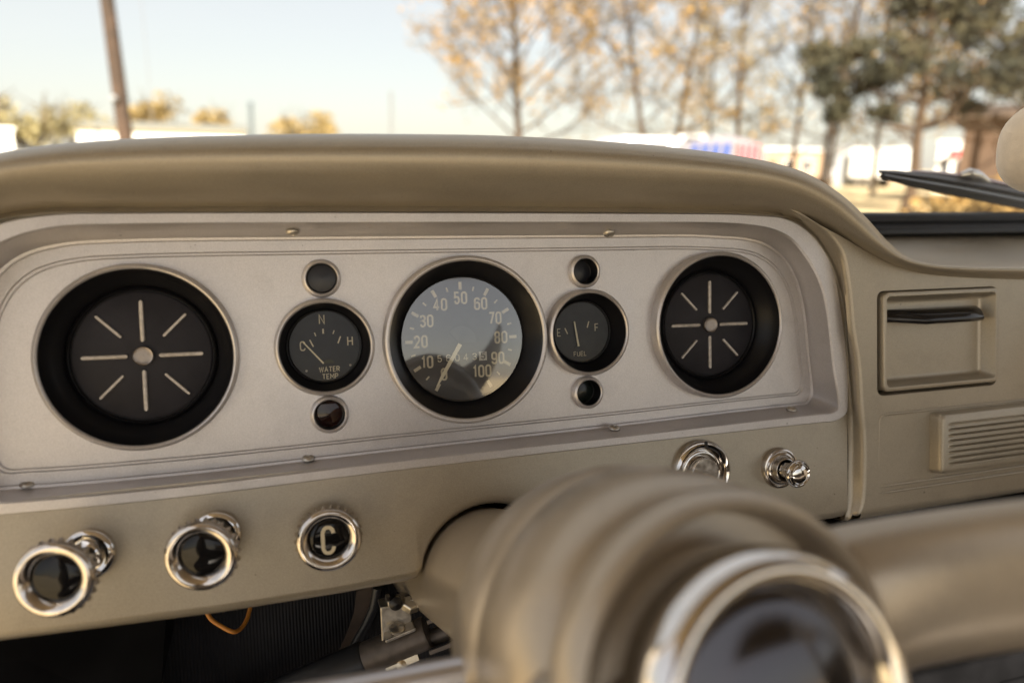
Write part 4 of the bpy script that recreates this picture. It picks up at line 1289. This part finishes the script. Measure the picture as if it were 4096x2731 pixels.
# utility pole (leans slightly)
pb_ = far(300, 372, 18); pb_.z = 0
pt = far(246, 0, 18); pt2 = pb_+(pt-pb_)*1.5
up = thing('utility_pole', pb_, 'tall brown wooden utility pole leaning left at the left of the windshield', 'utility pole', dash=False)
mb = MB(False); mb.tube([pb_.lerp(pt2, k/8) for k in range(9)], [.165-.045*k/8 for k in range(9)], 20); mb.build('shaft', M['polewood'], up, smooth=60)
mb = MB(False); c = far(263, 226, 17.8); mb.lathe(c, (-.3,-1,0), [(.0001,.10),(.03,.09),(.055,.06),(.06,.0),(.04,-.04)], 20); mb.build('insulator', M['greywall'], up, smooth=60)
mb = MB(False); c = pb_.lerp(pt2, .93); mb.box(c, (1.1, .06, .08)); mb.build('crossarm', M['polewood'], up, smooth=0)
gw = MB(False); gw.tube([far(352, 300, 16), far(322, -30, 18)], .007, 8)
tag(gw.build('guy_wire', M['guywire'], loc=far(352, 300, 16), smooth=60), 'thin pale guy wire beside the utility pole', 'wire')
c0 = far(579, 380, 42); c0.z = 0; c1 = far(575, 238, 42)
po = thing('dark_post', c0, 'short dark post standing up behind the dashboard edge', 'post', dash=False)
mb = MB(False); mb.tube([c0, c1], [.13, .11], 12); mb.build('shaft', M['darkpost'], po, smooth=50)
mb = MB(False); mb.lathe(c1, (0,0,1), [(.14,-.1),(.14,.02),(.05,.10),(.0001,.11)], 12); mb.build('cap', M['darkpost'], po, smooth=50)
c0 = far(900, 380, 320); c0.z = 0; c1 = far(898, 210, 320)
tw_ = thing('lattice_tower', c0, 'faint distant lattice tower left of the broad autumn tree', 'tower', dash=False)
mb = MB(False)
for dx, dy in ((-1,-1),(1,-1),(0,1)):
    mb.tube([c0+Vector((dx, dy, 0)), c1+Vector((dx*.5, dy*.5, 0))], .16, 5)
for k in range(16):
    a, b = c0.lerp(c1, k/16), c0.lerp(c1, (k+1)/16)
    s_ = 1-.5*k/16
    mb.tube([a+Vector((-s_, -s_, 0)), b+Vector((s_, -s_, 0))], .09, 4); mb.tube([a+Vector((s_, -s_, 0)), b+Vector((0, s_, 0))], .09, 4)
mb.build('frame', M['guywire'], tw_, smooth=0)

# buildings
def building(name, x0, x1, ytop, D, depth, label, wall, roof, roof_h=.5, over=.4, slope=0.0, windows=(), door=None, group=None, xbase=None):
    a = far(x0, ytop, D); b = far(x1, ytop, D)
    d = Vector((b.x-a.x, b.y-a.y, 0)); Lw = d.length; d.normalize(); n = Vector((-d.y, d.x, 0))
    if n.dot(a - W(CAM)) < 0: n = -n
    H = (a.z+b.z)/2-roof_h
    o = Vector((a.x, a.y, 0))
    t = thing(name, o+d*Lw/2, label, 'building', group, dash=False)
    mb = MB(False)
    mb.prism([o, o+d*Lw, o+d*Lw+Vector((0,0,H)), o+Vector((0,0,H))], n*depth)
    mb.build('wall', wall, t, smooth=0)
    mb = MB(False)
    p0 = o-d*over-n*over+Vector((0,0,H)); 
    ridge = Vector((0,0,roof_h))
    q = [p0, p0+n*(depth+2*over), p0+n*(depth+2*over)+Vector((0,0,.15)), p0+n*(depth/2+over)+ridge, p0+Vector((0,0,.15))]
    mb.prism(q, d*(Lw+2*over)); mb.build('roof', roof, t, smooth=0)
    for (u0, u1, z0_, z1_) in windows:
        mb = MB(False); c = o+d*(Lw*(u0+u1)/2)+Vector((0,0,(z0_+z1_)/2)); mb.box(c-n*.02, (Lw*(u1-u0)/2, .05, (z1_-z0_)/2), (d, n, Vector((0,0,1))))
        f = mb.build('window', M['white'], t, smooth=0)
        mb = MB(False); mb.box(c-n*.06, (Lw*(u1-u0)/2-.08, .03, (z1_-z0_)/2-.08), (d, n, Vector((0,0,1)))); mb.build('pane', M['darkglass'], f, smooth=0)
    if door:
        u0, u1, hh = door
        mb = MB(False); mb.box(o+d*(Lw*(u0+u1)/2)+Vector((0,0,hh/2))-n*.03, (Lw*(u1-u0)/2, .05, hh/2), (d, n, Vector((0,0,1)))); mb.build('door', M['browndark'], t, smooth=0)
    return t
building('long_building', 172, 560, 276, 62, 9, 'long low white building with grey green roof left of centre', M['white'], M['greyroof'], .7, .5, windows=((.10,.13,2.0,3.2),(.86,.89,1.6,2.6)))
building('white_shed', -70, 26, 288, 40, 5, 'small white shed at the far left edge', M['white'], M['white'], .2, .1)
building('tan_building', 1765, 1905, 338, 75, 8, 'small tan building between two bare trunks', M['tanwall'], M['white'], .3, .3, windows=((.3,.45,1,2.2),(.6,.75,1,2.2)), door=(.05,.15,2.1))
building('grey_shed', 1925, 1972, 333, 66, 5, 'grey metal shed left of the white trailer', M['greywall'], M['greywall'], .2, .1)
building('tan_store', 1985, 2078, 383, 78, 6, 'low tan building with a dark door under the white trailer', M['tanwall'], M['whiteshiny'], .1, .1, door=(.42,.70,1.2))
building('white_store', 2160, 2232, 322, 58, 6, 'white store front with red sign right of the pine trunk', M['white'], M['white'], .2, .1, windows=((.1,.45,.8,2.2),(.55,.9,.8,2.2)))
o = far(2200, 352, 57.6); mb = MB(False); mb.box(o, (.75, .06, .22)); tag(mb.build('store_sign', M['red'], loc=o, smooth=0, bevel=.02), 'red sign mounted on the white store front', 'sign')
building('brown_building', 2228, 2560, 215, 36, 10, 'brown wooden building behind the trees at the right edge', M['brownwall'], M['browndark'], .9, .7, windows=((.5,.62,1.2,2.4),))

# vehicles
def wheels(t, o, d, n, xs, half, r):
    for x in xs:
        for s_ in (-1, 1):
            mb = MB(False); mb.lathe(o+d*x+n*(half*s_)+Vector((0,0,r)), n*s_, [(.0001,-.11),(r*.9,-.11),(r,-.08),(r,.07),(r*.9,.10),(r*.6,.10)], 24); w = mb.build('wheel', M['tyre'], t, smooth=40)
            mb = MB(False); mb.lathe(o+d*x+n*(half*s_)+Vector((0,0,r)), n*s_, [(r*.6,.09),(r*.5,.06),(.0001,.08)], 16); mb.build('rim', M['steel'], w, smooth=40)
def van(px, D, ang, L_, H, Wd, label):
    o = ground_at(px, D)
    t = thing('parked_van', o, label, 'van', 'white vans parked beyond the dashboard', dash=False)
    d = Vector((cos(ang), sin(ang), 0)); n = Vector((-sin(ang), cos(ang), 0))
    def q(x, y, z): return o+d*x+n*y+Vector((0,0,z))
    prof = [(-L_/2,.35),(L_/2,.35),(L_/2,.95),(L_/2-.15,1.05),(L_/2-.9,1.2),(L_/2-1.5,H-.1),(L_/2-1.9,H),(-L_/2+.2,H),(-L_/2,H-.2)]
    mb = MB(False); mb.prism([q(x, -Wd/2, z) for x, z in prof], n*Wd); mb.build('body', M['whiteshiny'], t, smooth=30, bevel=.07)
    for s_ in (-1, 1):
        for (a, b) in ((L_/2-2.3, L_/2-1.55), (L_/2-3.3, L_/2-2.45), (-L_/2+.4, L_/2-3.45)):
            mb = MB(False); mb.prism([q(a, s_*(Wd/2+.004), 1.25), q(b, s_*(Wd/2+.004), 1.25), q(b-.15, s_*(Wd/2+.004), H-.28), q(a+.04, s_*(Wd/2+.004), H-.28)], n*s_*.01); mb.build('side_window', M['darkglass'], t, smooth=0)
    mb = MB(False); mb.prism([q(-L_/2-.004, -Wd/2+.2, 1.35), q(-L_/2-.004, Wd/2-.2, 1.35), q(-L_/2-.004, Wd/2-.28, H-.17), q(-L_/2-.004, -Wd/2+.28, H-.17)], -d*.01); mb.build('rear_window', M['darkglass'], t, smooth=0)
    mb = MB(False); mb.prism([q(L_/2-.93, -Wd/2+.12, 1.24), q(L_/2-.93, Wd/2-.12, 1.24), q(L_/2-1.47, Wd/2-.2, H-.16), q(L_/2-1.47, -Wd/2+.2, H-.16)], d*.02); mb.build('front_window', M['darkglass'], t, smooth=0)
    for s_ in (-1, 1):
        mb = MB(False); mb.box(q(-L_/2-.01, s_*(Wd/2-.12), 1.0), (.02, .07, .18), (d, n, Vector((0,0,1)))); mb.build('tail_lamp', M['redpaint'], t, smooth=0)
    wheels(t, o, d, n, (-L_/2+.9, L_/2-.9), Wd/2-.1, .34)
van(1432, 24, radians(82), 4.6, 2.17, 1.6, 'white van with dark windows, nearer of the two behind the dashboard')
van(1549, 42, radians(78), 5.2, 2.95, 1.5, 'white van seen end on between the nearer van and the striped tent')
def car(px, D, ang, label, m_):
    o = ground_at(px, D); t = thing('parked_car', o, label, 'car', None, dash=False)
    d = Vector((cos(ang), sin(ang), 0)); n = Vector((-sin(ang), cos(ang), 0))
    def q(x, y, z): return o+d*x+n*y+Vector((0,0,z))
    prof = [(-2.2,.3),(2.2,.3),(2.25,.65),(1.2,.9),(.5,1.4),(-1.0,1.42),(-1.7,.95),(-2.2,.9)]
    mb = MB(False); mb.prism([q(x, -.85, z) for x, z in prof], n*1.7); mb.build('body', m_, t, smooth=30, bevel=.08)
    for s_ in (-1, 1):
        mb = MB(False); mb.prism([q(x, s_*.854, z) for x, z in ((-1.45,.95),(1.0,.95),(.45,1.33),(-.95,1.35))], n*s_*.01); mb.build('side_window', M['darkglass'], t, smooth=0)
    wheels(t, o, d, n, (-1.35, 1.35), .8, .31)
car(1932, 100, radians(8), 'small white car far off left of the white trailer', M['whiteshiny'])
car(1852, 92, radians(8), 'red car mostly hidden by the dashboard edge', M['redpaint'])
# white box trailer
a, b = far(1976, 338, 66), far(2094, 345, 64); 
o = (a+b)/2; 
d = Vector((b.x-a.x, b.y-a.y, 0)); Lw = d.length; d.normalize(); n = Vector((-d.y, d.x, 0))
tr = thing('box_trailer', Vector((o.x, o.y, 0)), 'plain white box trailer left of the pine trunk', 'trailer', dash=False)
mb = MB(False); mb.box(Vector((o.x, o.y, .75+(o.z-.75)/2)), (Lw/2, 1.2, (o.z-.75)/2), (d, n, Vector((0,0,1)))); mb.build('box', M['white'], tr, smooth=0, bevel=.08)
wheels(tr, Vector((o.x, o.y, 0)), d, n, (-Lw*.3, -Lw*.08), 1.0, .45)

# striped tent: red and blue stripes on pale cloth
D_ = 24
def sp_(px, py, dd_=0): return far(px, py, D_+dd_)
te = thing('striped_tent', ground_at(1670, 25), 'pale tent with blue stripes on one wall and red stripes on the other', 'tent', dash=False)
A0, B0, C0 = sp_(1560, 318, 1.6), sp_(1692, 326), sp_(1750, 322, 1.4)
def drop(p, z): return Vector((p.x, p.y, z))
zt_ = 2.13
top = sp_(1672, 310, 1.5)
back = A0+(C0-B0); back.z = zt_
mb = MB(False)
E_ = [drop(A0, zt_), drop(B0, zt_), drop(C0, zt_), drop(back, zt_)]
for i in range(4): mb.poly([E_[i], E_[(i+1) % 4], top])
mb.build('canopy', M['palecloth'], te, smooth=0)
mb = MB(False)
for i in range(4):
    a, b = E_[i], E_[(i+1) % 4]; mb.poly([drop(a, .3), drop(b, .3), b, a])
mb.build('side_wall', M['palecloth'], te, smooth=0)
def stripes(a, b, nst, material, slant):
    dr = Vector((b.x-a.x, b.y-a.y, 0)); nn = Vector((dr.y, -dr.x, 0)).normalized()
    if nn.dot(W(CAM)-a) < 0: nn = -nn
    for k in range(nst):
        u = (k+.25)/nst; w_ = .55/nst
        mb = MB(False)
        mb.prism([drop(a, .32)+dr*(u+slant), drop(a, .32)+dr*(u+w_+slant), drop(a, zt_-.05)+dr*(u+w_), drop(a, zt_-.05)+dr*u], nn*.012)
        mb.build('stripe', material, te, smooth=0)
stripes(A0.lerp(B0, .22), A0.lerp(B0, .95), 4, M['blue'], -.16)
stripes(B0, C0, 4, M['red'], -.04)
mb = MB(False)
for p in E_: mb.tube([drop(p, 0), p], .03, 8)
mb.build('poles', M['steel'], te, smooth=60)
